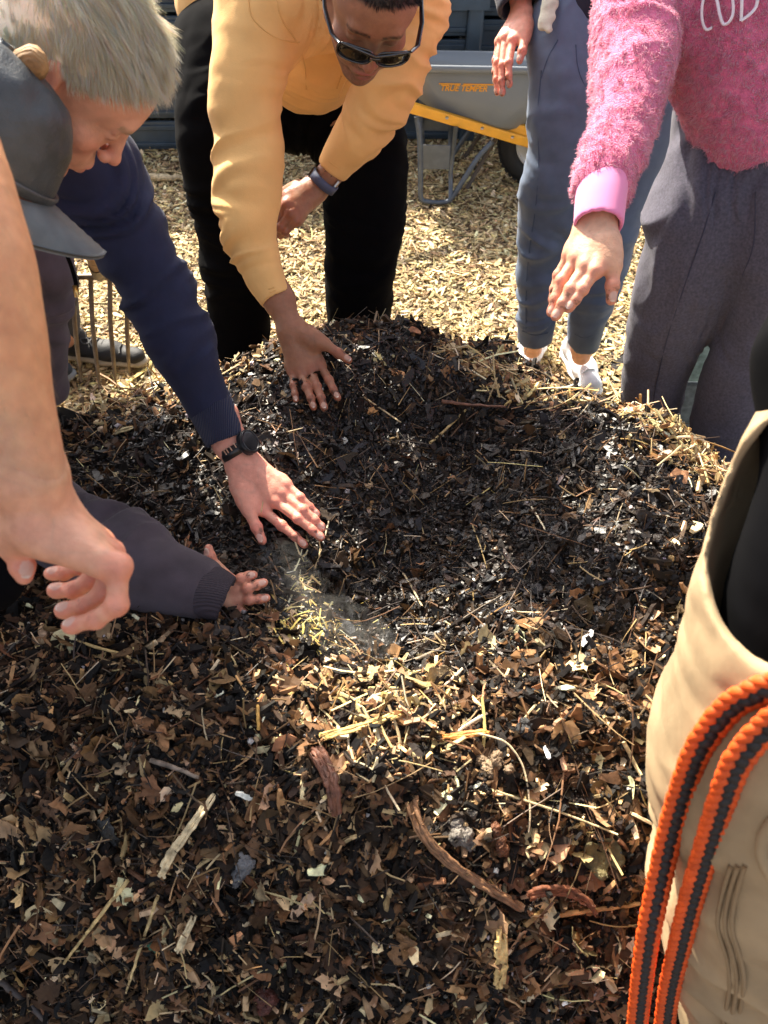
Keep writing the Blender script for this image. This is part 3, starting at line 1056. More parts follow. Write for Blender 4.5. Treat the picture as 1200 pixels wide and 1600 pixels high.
def cuff_hollow(s, limb, depth=.03, th=.004):
    th = max(th, 1.7 * s.h)
    """open the end of a sleeve or trouser leg"""
    (a, ra), (b, rb) = limb[-2], limb[-1]
    d = nrm(b - a)
    s.cone(b - d * depth, b + d * (rb + .06), rb - th, rb - th, k=.002, sub=True)
    # cut the round end flat
    s.ell(b + d * (rb * 1.0 + .004), [rb * 2.4, rb * 1.0, rb * 2.4], basis(d, [0.1, .2, 1]), k=.004, sub=True)


def box(bm_list, c, dx, dy, dz, ax=np.eye(3)):
    """collect an axis box: returns V,F"""
    V = np.array([[i, j, k] for i in (-.5, .5) for j in (-.5, .5) for k in (-.5, .5)]) * [dx, dy, dz]
    V = V @ np.asarray(ax).T + c
    F = np.array([(0, 1, 3, 2), (4, 6, 7, 5), (0, 4, 5, 1), (2, 3, 7, 6), (0, 2, 6, 4), (1, 5, 7, 3)])
    bm_list.append((V, F)); return bm_list


def tube(path, r, sides=10, closed=False, flat=None):
    """swept tube V,F with end caps as quads; r scalar or list"""
    P = np.array(path, float); n = len(P)
    r = np.full(n, r) if np.isscalar(r) else np.array(r)
    T = np.gradient(P, axis=0) if not closed else np.roll(P, -1, 0) - np.roll(P, 1, 0)
    T /= np.linalg.norm(T, axis=1, keepdims=True)
    a = np.cross(T[0], [0, 0, 1.0]);
    if np.linalg.norm(a) < .1: a = np.cross(T[0], [1., 0, 0])
    a = nrm(a); V = []
    for i in range(n):
        a = nrm(a - T[i] * (a @ T[i])); b = np.cross(T[i], a)
        for s_ in range(sides):
            th = 2 * math.pi * s_ / sides
            V.append(P[i] + (a * math.cos(th) * (1 if flat is None else flat[0]) + b * math.sin(th) * (1 if flat is None else flat[1])) * r[i])
    F = []
    for i in range(n if closed else n - 1):
        for s_ in range(sides):
            k = (s_ + 1) % sides; j = (i + 1) % n
            F.append((i * sides + s_, i * sides + k, j * sides + k, j * sides + s_))
    if not closed:
        for base, c in ((0, P[0]), ((n - 1) * sides, P[-1])):
            V.append(c); ci = len(V) - 1
            for s_ in range(0, sides, 2):
                q = (base + s_, base + (s_ + 1) % sides, base + (s_ + 2) % sides, ci)
                F.append(q if base == 0 else q[::-1])
    return np.array(V), np.array(F)


def smooth_path(P, n=8):
    P = [np.asarray(p, float) for p in P]
    Q = []
    for i in range(len(P) - 1):
        p0, p1, p2, p3 = P[max(i - 1, 0)], P[i], P[i + 1], P[min(i + 2, len(P) - 1)]
        for t in np.arange(n) / n:
            Q.append(.5 * ((2 * p1) + (-p0 + p2) * t + (2 * p0 - 5 * p1 + 4 * p2 - p3) * t * t + (-p0 + 3 * p1 - 3 * p2 + p3) * t ** 3))
    Q.append(P[-1])
    return np.array(Q)


def obj(name, parts, mtl, parent=None, smooth=False, bevel=0.0, cols=None):
    V, F, _ = join(parts)
    o = mesh_obj(name, V, F, mtl, parent, smooth=smooth)
    if bevel:
        m = o.modifiers.new('b', 'BEVEL'); m.width = bevel; m.segments = 2; m.limit_method = 'ANGLE'
    return o


def body_person(label, parts, group=None):
    """the person's continuous skin surface, clothes become its children"""
    V, F, C = join(parts)
    o = mesh_obj('person', V, F, M['skin'], None, C)
    return tag(o, label, 'person', group)


def lowbody(limbs, skin, h=.012):
    s = SDF(h, .03)
    for L in limbs: s.limb(L, k=.03)
    V, F = s.mesh()
    return V, F, np.tile(skin, (len(V), 1))


def sneaker(toe, heel, up=(0, 0, 1), sole=(.8, .8, .78), upper=(.75, .76, .78), lace=True, w_=.047, parent=None, hgt_=.085):
    """shoe between heel and toe points on the sole: upper with sole and laces as sub-parts"""
    toe, heel = np.asarray(toe, float), np.asarray(heel, float)
    f = nrm(toe - heel); u = nrm(np.array(up) - f * (np.array(up) @ f)); r = np.cross(f, u); Ln = np.linalg.norm(toe - heel)
    Bm = np.stack([r, f, u], 1)
    L = lambda x, y, z: heel + r * x + f * y * Ln + u * z
    s = SDF(.004, .02)
    s.cone(L(0, .15, .04), L(0, .55, .042), .036, .034, flat=(u, .9))
    s.cone(L(0, .55, .040), L(0, .84, .032), .036, .034, k=.03, flat=(u, .72))
    s.cone(L(0, .14, .05), L(0, .2, hgt_), .034, .036, k=.02)
    s.cone(L(0, .2, hgt_), L(0, .18, hgt_ + .06), .026, .026, k=.004, sub=True)
    V, F = s.mesh()
    V = V + vnormals(V, F) * (fbm(V * 40, 3, 2) * .0016)[:, None]
    mu = mat('shoe_upper', base=upper, rough=.7, bump=(700, .3), dist=.001, var=.12, varscale=40)
    o = mesh_obj('shoe', V, F, mu, parent)
    s = SDF(.004, .01)
    s.cone(L(0, .13, .012), L(0, .5, .010), .040, .037, flat=(u, .42)); s.cone(L(0, .5, .01), L(0, .86, .015), .039, .038, flat=(u, .42))
    s.ell(L(0, .5, -.035), [.2, .25, .032], Bm, sub=True, k=.002)
    V, F = s.mesh()
    mesh_obj('sole', V, F, mat('shoe_sole', base=sole, rough=.6, bump=(200, .3), var=.15, varscale=25), o)
    if lace:
        T = []
        for i in range(6):
            y = .36 + i * .065
            z = .074 - .0 * i - max(0, i - 1) * .0028
            T.append(tube([L(-.024, y, z - .008), L(-.01, y + .012, z + .003), L(.01, y + .02, z + .003), L(.024, y + .03, z - .008)], .0028, 6))
        for sx in (-1, 1):
            T.append(tube(smooth_path([L(0, .33, .08), L(sx * .02, .30, .092), L(sx * .035, .34, .085), L(sx * .02, .38, .078), L(0, .34, .08)], 4), .0024, 6))
            T.append(tube(smooth_path([L(0, .34, .082), L(sx * .02, .40, .075), L(sx * .036, .44, .055)], 4), .0022, 6))
        obj('laces', T, mat('laces', base=tuple(np.minimum(np.array(upper) * 1.1 + .02, .85)), rough=.8), o, smooth=True)
    return o
# cloth materials
M['mustard'] = mat('mustard_jersey', base=(.80, .47, .17), rough=.88, bump=(700, .4), bump2=(110, .35), dist=.0014, sheen=.06, var=.07, varscale=14)
M['navy'] = mat('navy_sweatshirt', base=(.008, .012, .042), rough=.92, bump=(1100, .3), bump2=(90, .35), dist=.0016, sheen=.03, var=.16, varscale=30)
M['navyrib'] = mat('navy_ribbing', base=(.009, .013, .045), rough=.9, weave=(95, 'X', .9, .2), dist=.002, sheen=.1)
M['black'] = mat('black_cloth', base=(.0022, .0022, .003), rough=1.0, bump=(900, .25), dist=.001, sheen=.0, spec=.08)
M['greyp'] = mat('faded_grey_sweatshirt', base=(.062, .047, .060), rough=.95, bump=(900, .4), bump2=(60, .5), dist=.002, sheen=.10, var=.32, varscale=16)
M['steel'] = mat('slate_blue_twill', base=(.100, .138, .215), rough=.68, bump=(600, .2), bump2=(60, .3), dist=.0016, sheen=.08, var=.10, varscale=25, spec=.35)
M['jacket'] = mat('dark_jacket', base=(.010, .012, .030), rough=.85, bump=(700, .3), dist=.001, sheen=.08)
M['char'] = mat('charcoal_knit', base=(.078, .074, .105), rough=.95, bump=(600, .5), bump2=(90, .3), dist=.0015, sheen=.08, var=.28, varscale=190)
M['pinkbase'] = mat('pink_fleece_backing', base=(.66, .14, .27), rough=1.0, bump=(350, 1.0), dist=.004, sheen=.3, var=.25, varscale=90)
M['pinkrib'] = mat('pink_cuff_knit', base=(.74, .22, .42), rough=.9, bump=(1200, .25), dist=.001, sheen=.2)
M['plblack'] = mat('black_plastic', base=(.012, .012, .014), rough=.35, bump=(300, .05), dist=.0005)
M['lens'] = mat('mirrored_lens', base=(.05, .045, .035), rough=.06, metal=.85, spec=.8)
M['gloss'] = mat('glossy_black', base=(.008, .008, .010), rough=.12, spec=.7, coat=.4)
M['denim'] = mat('blue_denim', base=(.10, .22, .42), rough=.9, bump=(900, .3), dist=.001)
M['cream'] = mat('cream_glove_leather', base=(.55, .55, .44), rough=.8, bump=(250, .4), dist=.002, var=.15)
M['metal'] = mat('brushed_metal', base=(.55, .55, .57), rough=.3, metal=1.0)


def garment(name, sdf, segs, amp, mtl, parent, freq=38, low=9, seed=1, where=None, it=1, sharp=1.0):
    V, F = sdf.mesh()
    V = relax(V, F, it, .4)
    if amp: V = folds(V, F, segs, amp, freq, low, seed, where, sharp)
    o = mesh_obj(name, V, F, mtl, parent)
    return o, V, F


def near(c, r, lo=.25):
    c = np.asarray(c)
    return lambda V: lo + (1 - lo) * np.clip(1.4 - np.linalg.norm(V - c, axis=1) / r, 0, 1)


def wband(center, axis, normal, r, width, flat=.8, th=.0028, arc=None):
    """watch strap loop"""
    ax = nrm(axis); nn = nrm(np.asarray(normal) - ax * (np.asarray(normal) @ ax)); sd = np.cross(ax, nn)
    V, F = [], []
    n = 40
    for i in range(n):
        a = 2 * math.pi * i / n
        for rr, ww in ((r, -1), (r, 1), (r + th, 1), (r + th, -1)):
            V.append(center + (sd * math.cos(a) + nn * math.sin(a) * flat) * rr + ax * ww * width / 2)
    for i in range(n):
        j = (i + 1) % n
        for k in range(4):
            l = (k + 1) % 4
            F.append((i * 4 + k, j * 4 + k, j * 4 + l, i * 4 + l))
    return np.array(V), np.array(F)


def disc(c, n, r, h_, sides=40, r2=None):
    n = nrm(n)
    return tube([c, c + n * h_ * .8, c + n * h_], [r, r, (r if r2 is None else r2) * .94], sides)


def far_head(c, fwd, neck, skin, hair_col):
    """head of someone standing taller than the picture: (skin part, function that adds the hair)"""
    B = basis(fwd, [0, 0, 1.0])
    c = np.asarray(c, float)
    v, f, col, q = make_head(c, B, skin, h=.0034, browc=hair_col, neck=np.asarray(neck, float))
    def hair(parent):
        s = SDF(.005, .015)
        s.ell(c + B @ np.array([0, -.018, .042]), [.084, .100, .088], B)
        s.ell(c + B @ np.array([0, .10, -.02]), [.10, .075, .085], B, sub=True, k=.015)
        s.ell(c + B @ np.array([0, .0, -.12]), [.12, .14, .10], B, sub=True, k=.01)
        V, F = s.mesh()
        V = V + vnormals(V, F) * (vnoise(((V - c) @ B) * [160, 30, 60], 3) * .003)[:, None]
        return mesh_obj('hair', V, F, mat('head_hair', base=hair_col, rough=.5, bump=(300, .5)), parent)
    return (v, f, col), hair


# =================================================================== man in the mustard top
ymH = W(580, -11, 1.252)
ymB = np.array([[-0.968, 0.0392, 0.2479], [-0.1807, -0.7942, -0.5801], [0.1742, -0.6064, 0.7759]])
Rs = px_limb([(405, 30, 1.42, 64), (383, 150, 1.45, 57), (388, 222, 1.48, 53), (390, 300, 1.49, 49), (392, 365, 1.50, 40), (413, 430, 1.51, 31), (431, 464, 1.51, 27)])
Ls = px_limb([(640, 15, 1.46, 50), (618, 95, 1.50, 50), (596, 150, 1.53, 46), (562, 205, 1.57, 38), (536, 240, 1.60, 31), (521, 262, 1.62, 27)])
yw = W(454, 512, 1.515)
D0 = 1.53
hand = make_hand(yw,
    [W(501, 572, 1.535), W(486, 580, 1.53), W(470, 583, 1.53), W(457, 580, 1.535)],
    [[W(514, 594, 1.52), W(521, 609, 1.512), W(528, 622, 1.505)], [W(495, 604, 1.51), W(502, 622, 1.50), W(507, 638, 1.495)],
     [W(479, 605, 1.51), W(486, 622, 1.50), W(490, 637, 1.497)], [W(459, 602, 1.52), W(461, 616, 1.513), W(462.5, 627, 1.508)]],
    [W(482, 524, 1.51), W(508, 538, 1.515), W(529, 552, 1.52), W(545, 563, 1.525)],
    [(W(416, 435, 1.51), .036), (W(436, 468, 1.51), .030)], IMG(.05, -.15, 1), SKIN_BROWN, fr=.0082, wr=.0235)
lw = W(493, 294, 1.63)
hand2 = make_hand(lw,
    [W(449, 306, 1.60), W(448, 320, 1.59), W(454, 334, 1.59), W(462, 345, 1.60)],
    [[W(427, 322, 1.61), W(420, 336, 1.64), W(430, 343, 1.665)], [W(431, 340, 1.60), W(428, 352, 1.635), W(438, 352, 1.665)],
     [W(438, 355, 1.60), W(433, 362, 1.635), W(444, 360, 1.665)], [W(446, 362, 1.61), W(438, 368, 1.635), W(449, 366, 1.66)]],
    [W(468, 296, 1.66), W(448, 300, 1.69), W(432, 318, 1.70), W(425, 334, 1.70)],
    [(W(518, 268, 1.62), .029), (W(508, 281, 1.63), .025)], IMG(.55, -.15, .8), SKIN_BROWN, fr=.0088, wr=.0235)
hv, hf, hc, hq = make_head(ymH, ymB, SKIN_BROWN, jaww=1.02, browc=(.010, .008, .008), hairc=(.010, .009, .011),
    hairline=([-.12, -.04, 0, .03, .05, .07, .09], [-.09, -.06, -.01, .03, .050, .066, .072]), stub=((.02, .014, .012), .75), lipc=(.44, .12, .11), mouth_open=.003, sc=.97, neck=W(553, -40, 1.42))
lb = lowbody([px_limb([(455, 100, 1.97, 62), (490, 20, 1.72, 66), (545, -60, 1.52, 60)]), [(W(550, -40, 1.46), .06), (W(565, -25, 1.33), .045)],
              px_limb([(405, 30, 1.42, 44), (388, 222, 1.49, 36), (416, 435, 1.51, 24)]), px_limb([(640, 15, 1.46, 40), (596, 150, 1.53, 32), (518, 268, 1.62, 18)]),
              px_limb([(375, 150, 1.9, 70), (358, 330, 2.05, 45), (373, 560, 2.35, 28)]), px_limb([(550, 150, 1.9, 70), (566, 330, 2.05, 45), (557, 560, 2.35, 28)])], SKIN_BROWN)
man = body_person('man in a mustard long sleeve top and sunglasses pressing one hand on the heap rim', [hand, hand2, (hv, hf, hc), lb])

s = SDF(.0048, .06)
s.limb(px_limb([(470, 60, 1.88, 96), (490, 30, 1.74, 98), (525, -20, 1.58, 98), (540, -90, 1.52, 85)]), k=.05)
s.limb(px_limb([(338, 4, 1.90, 62), (400, -10, 1.90, 75), (440, -20, 1.85, 80), (560, -30, 1.8, 80)]), k=.05)
s.limb(px_limb([(455, 60, 1.70, 80), (484, 96, 1.72, 74), (520, 62, 1.66, 74)]), k=.05)
s.cone(W(405, 25, 1.45), W(640, 10, 1.48), .075, .062, k=.06)
s.limb(Rs, k=.05); s.limb(Ls, k=.05)
for L_ in (Rs, Ls): cuff_hollow(s, L_, .02, .004)
s.ell(W(485, 225, 1.70), [.16, .14, .055], basis(IMG(1, 0, 0), IMG(0, 1, 0)), k=.01, sub=True)
s.cone(W(560, -28, 1.36), ymH + ymB @ np.array([0, .02, .0]), .066, .10, k=.012, sub=True)     # neck opening
elb, elb2 = W(375, 310, 1.47), W(590, 165, 1.52)
top, V, F = garment('sweater', s, segs_of(Rs)[::2] + segs_of(Ls)[::2] + [(W(480, 120, 1.7), W(540, -60, 1.5))], .015, M['mustard'], man, freq=42, low=7, seed=4,
    where=lambda V: np.maximum(near(elb, .15, .16)(V), near(elb2, .17, .3)(V)) * cuff_mask([Rs, Ls])(V), it=2)
def on_surf(V, F, px, py, lift=.001, N=None, r=6):
    x, y = pxof(V); N = vnormals(V, F) if N is None else N
    q = (x - px) ** 2 + (y - py) ** 2
    c = np.where((q < r * r * 4) & ((N * (V - CAM)).sum(1) < 0))[0]
    if not len(c): c = np.argsort(q)[:6]
    dep = ((V[c] - CAM) @ _F); j = dep < dep.min() + .05
    wq = 1 / (q[c][j] + 4)
    d = (dep[j] * wq).sum() / wq.sum()
    return W(px, py, d - lift)
def seam(name, V, F, pts, mtl, parent, r=.0013, lift=.0009, n=6):
    N = vnormals(V, F)
    Q = smooth_path([np.array([x, y, 0.]) for x, y in pts], n)
    P = np.array([on_surf(V, F, q[0], q[1], lift, N) for q in Q])
    for _ in range(2): P[1:-1] = (P[:-2] + 2 * P[1:-1] + P[2:]) / 4
    return obj(name, [tube(P, r, 6)], mtl, parent, smooth=True)
M['mustseam'] = mat('mustard_stitching', base=(.72, .41, .14), rough=.9)
for pts in ([(402, 450), (418, 452), (432, 446), (445, 436)], [(404, 455), (420, 457), (434, 451), (447, 441)], [(508, 246), (518, 256), (534, 266), (548, 271)],
            [(432, -5), (440, 30), (462, 62), (476, 100), (478, 140)], [(388, -5), (394, 28), (432, 60), (468, 66)], [(548, 118), (538, 132), (530, 152)]):
    seam('stitched_seam', V, F, pts, M['mustseam'], top)
seam('chest_tab', V, F, [(533, 118), (529, 128), (526, 138)], M['mustseam'], top, .0022)
# trousers
s = SDF(.007, .05)
Lr = px_limb([(372, 120, 1.92, 92), (350, 215, 1.93, 74), (361, 330, 2.04, 56), (370, 420, 2.16, 51), (374, 510, 2.30, 45), (374, 590, 2.42, 44), (374, 625, 2.46, 44)])
Ll = px_limb([(545, 120, 1.92, 90), (566, 230, 1.95, 66), (569, 340, 2.05, 61), (561, 440, 2.18, 53), (557, 520, 2.31, 45), (556, 590, 2.42, 43), (556, 625, 2.46, 43)])
s.limb(Lr, k=.05); s.limb(Ll, k=.05)
s.limb(px_limb([(370, 90, 1.95, 90), (455, 80, 1.95, 100), (545, 90, 1.95, 88)]), k=.05)
s.limb(px_limb([(430, 160, 1.93, 64), (470, 165, 1.93, 66), (520, 165, 1.93, 64)]), k=.04)
garment('trousers', s, segs_of(Lr)[::3] + segs_of(Ll)[::3], .013, M['black'], man, freq=22, low=6, seed=9, it=2)
for L_ in (Lr, Ll):
    e_ = L_[-1][0].copy(); e_[2] = .03
    sneaker(e_ + np.array([.0, -.16, -.02]), e_ + np.array([0, .11, -.02]), upper=(.02, .02, .02), sole=(.3, .3, .3), parent=man)
# hair: short and dark
hl = ([-.12, -.04, 0, .03, .05, .07, .09], [-.09, -.06, -.01, .03, .052, .068, .074])
def scalp(hv, hf, hc_, B, hl, n, sc=1.0, seed=2):
    r = np.random.default_rng(seed)
    P, N = sample_surface(hv, hf, n * 3, r)
    Q = (P - hc_) @ B
    zz = np.interp(Q[:, 1], hl[0], hl[1]) + fbm(P * 90, 2, 2) * .008
    k = (Q[:, 2] > zz) & (Q[:, 2] > -.075) & (np.linalg.norm(Q - [0, -.01, .03], axis=1) < .118) & (((np.abs(Q[:, 0]) - .08) / .018) ** 2 + ((Q[:, 1] + .010) / .022) ** 2 + ((Q[:, 2] + .008) / .034) ** 2 > 1)
    return P[k][:n], N[k][:n], Q[k][:n], r
P_, N_, Q_, r_ = scalp(hv, hf, ymH, ymB, hl, 12000)
n_ = len(P_)
topm = np.clip((Q_[:, 2] - .03) / .06, 0, 1)
dr = N_ * .9 + (ymB @ np.array([.25, .75, .1]))[None] * (.5 + .3 * topm)[:, None] + r_.normal(0, .22, (n_, 3))
strands('hair', P_ - N_ * .001, dr, dr * .5 - np.array([0, 0, .3]), .007 + .010 * topm * r_.uniform(.6, 1.1, n_), np.full(n_, .00075), pal(n_, [(.010, .009, .012), (.016, .014, .018)], [1, 1], .3), M['hair'], man, 4)
# sunglasses: worn, with a frame, two lenses, two temples
Lh = lambda x, y, z: ymH + ymB @ np.array([x, y, z])
def lens_shape(sx, grow=0.0, yo=0.0, n=28):
    P = []
    for i in range(n):
        a = 2 * math.pi * i / n
        cx, cz = math.cos(a), math.sin(a)
        x = .0325 + np.sign(cx) * abs(cx) ** .62 * (.0275 + grow); z = .0015 + np.sign(cz) * abs(cz) ** .7 * (.0165 + grow) - (.0025 * cx)
        y = .1165 - ((x - .005) / .07) ** 2 * .022 + yo
        P.append(Lh(sx * x, y, z))
    return np.array(P)
fr_ = []
for sx in (-1, 1):
    fr_.append(tube(lens_shape(sx, .0008), .0020, 8, closed=True))
fr_.append(tube([Lh(-.008, .119, .006), Lh(0, .121, .007), Lh(.008, .119, .006)], .0034, 8))
fr_.append(tube([Lh(-.056, .106, .014), Lh(-.03, .1165, .0175), Lh(0, .121, .012), Lh(.03, .1165, .0175), Lh(.056, .106, .014)], .0028, 8))
g = obj('sunglasses', fr_, M['gloss'], man, smooth=True)
for sx in (-1, 1):
    O = lens_shape(sx, 0, 0)
    c0 = O.mean(0) + ymB @ np.array([0, .0025, 0])
    V = np.concatenate([O, (O + c0) / 2 + ymB @ np.array([0, .0016, 0]), O - ymB @ np.array([0, .002, 0]), [c0]])
    n = 28; F = [(i, (i + 1) % n, n + (i + 1) % n, n + i) for i in range(n)] + [(i, 2 * n + i, 2 * n + (i + 1) % n, (i + 1) % n) for i in range(n)]
    F += [(n + i, n + (i + 1) % n, n + (i + 2) % n, 3 * n) for i in range(0, n, 2)]
    mesh_obj('lens', V, np.array(F), M['lens'], g)
    obj('temple', [tube([Lh(sx * .060, .104, .013), Lh(sx * .072, .092, .014), Lh(sx * .0815, .05, .013), Lh(sx * .083, 0, .012), Lh(sx * .083, -.03, .000)], [.0045, .005, .0045, .0035, .003], 8, flat=(1, .45))], M['gloss'], g, smooth=True)
# watch with a slate band
ax_ = nrm(W(495, 294, 1.63) - W(514, 270, 1.61)); c_ = W(506, 283, 1.622)
vis = IMG(.5, -.2, .85)
b_ = mesh_obj('watch', *wband(c_, ax_, vis, .0295, .019, .92), mat('slate_watch_band', base=(.055, .07, .13), rough=.6), man)
sdv = nrm(np.cross(ax_, vis))
sg = sdv if sdv @ _R < 0 else -sdv
bt = []
box(bt, c_ + sg * .029, .026, .009, .026, np.stack([ax_, sg, np.cross(ax_, sg)], 1))
obj('watch_case', bt, M['gloss'], b_, bevel=.003)
bt = []
box(bt, c_ - sg * .0245 + nrm(vis) * .014, .025, .005, .010, np.stack([ax_, -sg, np.cross(ax_, -sg)], 1))
obj('buckle', bt, M['metal'], b_, bevel=.001)
bt = []
for i in range(3):
    a = nrm(sg * (.35 - .28 * i) + nrm(vis) * 1.0)
    box(bt, c_ + a * .0300, .009, .0022, .0015, np.stack([ax_, np.cross(ax_, a), a], 1))
obj('strap_slots', bt, M['plblack'], b_)

# =================================================================== blond man in navy
bH = W(106, 98, .877)
bB = np.array([[0.0459, 0.5077, 0.8603], [-0.9988, 0.0091, 0.048], [0.0165, -0.8615, 0.5075]])
Ns_ = px_limb([(95, 250, 1.20, 70), (150, 290, 1.20, 64), (205, 378, 1.24, 57), (250, 470, 1.28, 50), (290, 555, 1.31, 43), (326, 632, 1.345, 36)])
Nc = px_limb([(322, 622, 1.345, 37), (338, 655, 1.35, 35), (350, 685, 1.352, 31)])
bh = make_hand(W(377, 722, 1.365),
    [W(411, 797, 1.352), W(432, 784, 1.350), W(442, 771, 1.352), W(447, 757, 1.356)],
    [[W(440, 821, 1.338), W(461, 838, 1.336), W(476, 851, 1.336)], [W(466, 810, 1.333), W(488, 828, 1.332), W(502, 840, 1.333)],
     [W(473, 797, 1.337), W(492, 813, 1.338), W(504, 825, 1.340)], [W(469, 777, 1.346), W(484, 792, 1.346), W(496, 804, 1.348)]],
    [W(376, 762, 1.355), W(388, 797, 1.338), W(401, 824, 1.330), W(410, 845, 1.326)],
    [(W(345, 650, 1.352), .033), (W(358, 690, 1.357), .029)], IMG(.15, -.1, 1), SKIN_ROSY, fr=.0084, wr=.0265)
BHL = ([-.12, -.06, -.03, 0, .02, .04, .06, .08, .1], [-.06, -.045, -.02, .016, .030, .046, .068, .082, .085])
bv, bf, bc, bq = make_head(bH, bB, SKIN_PALE * [.97, .93, .92], browc=(.34, .22, .13), hairc=(.90, .78, .60), hairline=BHL, lipc=(.60, .19, .17), mouth_open=.002, sc=.96, neck=np.array([-.50, 1.06, 1.17]))
bl = lowbody([[(np.array([-.54, 1.26, 1.09]), .035), (np.array([-.70, 1.40, 1.08]), .09), (np.array([-.98, 1.82, .95]), .13)], [(np.array([-.44, .99, 1.21]), .045), (np.array([-.56, 1.18, 1.15]), .06)],
              px_limb([(130, 290, 1.24, 26), (205, 378, 1.25, 30), (345, 650, 1.352, 20)]),
              [(np.array([-.98, 1.84, .9]), .11), (np.array([-.99, 1.98, .48]), .06), (np.array([-1.08, 2.15, .1]), .04)]], SKIN_PALE)
blond = body_person('blond man in a navy sweatshirt stooping with his spread hand flat on the compost', [bh, (bv, bf, bc), bl])
s = SDF(.006, .06)
s.limb(Ns_, k=.05)
s.limb([(W(150, 288, 1.25), .055), (np.array([-.50, 1.22, 1.11]), .09), (np.array([-.68, 1.36, 1.12]), .145), (np.array([-.86, 1.62, 1.02]), .165), (np.array([-1.02, 1.84, .94]), .165)], k=.06)
s.cone(W(20, 60, 1.25), W(-60, 100, 1.5), .07, .12, k=.05)
nv, V, F = garment('sweatshirt', s, segs_of(Ns_)[::2] + [((-.42, 1.1, 1.09), (-1.0, 1.84, .94))], .013, M['navy'], blond, freq=34, low=6, seed=21,
    where=lambda V: near(W(235, 430, 1.25), .2, .4)(V) * cuff_mask([Ns_], .06)(V), it=2)
s = SDF(.004, .01); s.limb(Nc, k=.02); cuff_hollow(s, Nc, .03, .004)
garment('cuff', s, segs_of(Nc), .002, M['navyrib'], nv, freq=24, seed=3)
# pale pieces for the sunlit sleeve edge, light put into the colour; none placed
def patch_on(V, F, sel, name, mtl, parent, off=.0012):
    N = vnormals(V, F)
    k = sel(V, N)
    f = F[k[F].all(1)]
    if not len(f): return None
    u = np.unique(f); rem = np.full(len(V), -1); rem[u] = np.arange(len(u))
    A = V[u] + N[u] * off; n = len(u)
    q = rem[f]
    ed = np.concatenate([q[:, [i, (i + 1) % 4]] for i in range(4)])
    key = {}
    for a, b in ed: key[(a, b)] = 1
    wall = [(a, b, b + n, a + n)[::-1] for a, b in key if (b, a) not in key]
    return mesh_obj(name, np.concatenate([A, V[u] - N[u] * .001]), np.concatenate([q, np.array(wall)]), mtl, parent)
def seg_d(p, a, b):
    ab = b - a; t = np.clip(((p - a) @ ab) / (ab @ ab), 0, 1)
    return np.linalg.norm(p - (a + t[:, None] * ab), axis=1)
M['print'] = mat('white_sunlit_edge', base=(.72, .73, .76), rough=.85)
x_, y_ = pxof(V)
P0 = V.copy()
def side_sel(y0, y1, wpx):
    def f(V, N):
        x, y = pxof(V)
        xe = np.interp(y, [250, 330, 400, 470, 545, 610, 672], [200, 232, 268, 294, 326, 354, 380])
        return (y > y0) & (y < y1) & (x > xe - wpx) & (N @ nrm([.6, .4, .6]) > .2) & (N @ _F < .55)
    return f
# trousers and shoe
s = SDF(.009, .05)
Lt = [(np.array([-1.0, 1.84, .92]), .15), (np.array([-.99, 1.98, .52]), .095), (np.array([-1.06, 2.12, .22]), .07), (np.array([-1.10, 2.17, .10]), .06)]
Lt2 = [(np.array([-1.1, 1.75, .92]), .15), (np.array([-1.3, 1.75, .5]), .09), (np.array([-1.35, 1.8, .06]), .06)]
s.limb(Lt); s.limb(Lt2)
garment('trousers', s, segs_of(Lt), .006, M['jacket'], blond, freq=20, seed=5)
sneaker(W(232, 556, 2.58) * [1, 1, 0] + [0, 0, .0], W(100, 548, 2.64) * [1, 1, 0], upper=(.012, .012, .014), sole=(.42, .35, .24), parent=blond, w_=.05)
# black round watch on the wrist
ax_ = nrm(W(377, 722, 1.365) - W(350, 680, 1.352)); c_ = W(369, 701, 1.358)
wn = nrm(IMG(.62, -.50, .60)); wn = nrm(wn - ax_ * (wn @ ax_))
ww_ = mesh_obj('watch', *wband(c_, ax_, IMG(.1, -.1, 1), .0295, .020, .84), M['plblack'], blond)
oc = c_ + wn * .0275
cs = obj('watch_case', [disc(oc, wn, .0225, .010)], M['plblack'], ww_, smooth=False, bevel=.001)
obj('watch_dial', [disc(oc + wn * .0102, wn, .0178, .0006)], M['gloss'], cs)
obj('bezel_ring', [tube([oc + wn * .0105 + (nrm(np.cross(wn, ax_)) * math.cos(t) + ax_ * math.sin(t)) * .0195 for t in np.linspace(0, 2 * math.pi, 40)[:-1]], .0016, 6, closed=True)], mat('dark_bezel', base=(.03, .03, .034), rough=.3, metal=.6), cs, smooth=True)
bt = []
tv = nrm(np.cross(ax_, IMG(.1, -.1, 1)))
tv = tv if tv @ _R < 0 else -tv
for i in range(4):
    a = nrm(IMG(.1, -.1, 1) * .84 + tv * (-.02 + .26 * i))
    box(bt, c_ + a * np.array(.0305) , .010, .0020, .0014, np.stack([ax_, np.cross(ax_, a), a], 1))
obj('strap_slots', bt, mat('tan_skin_showing', base=(.5, .3, .2), rough=.6), ww_)
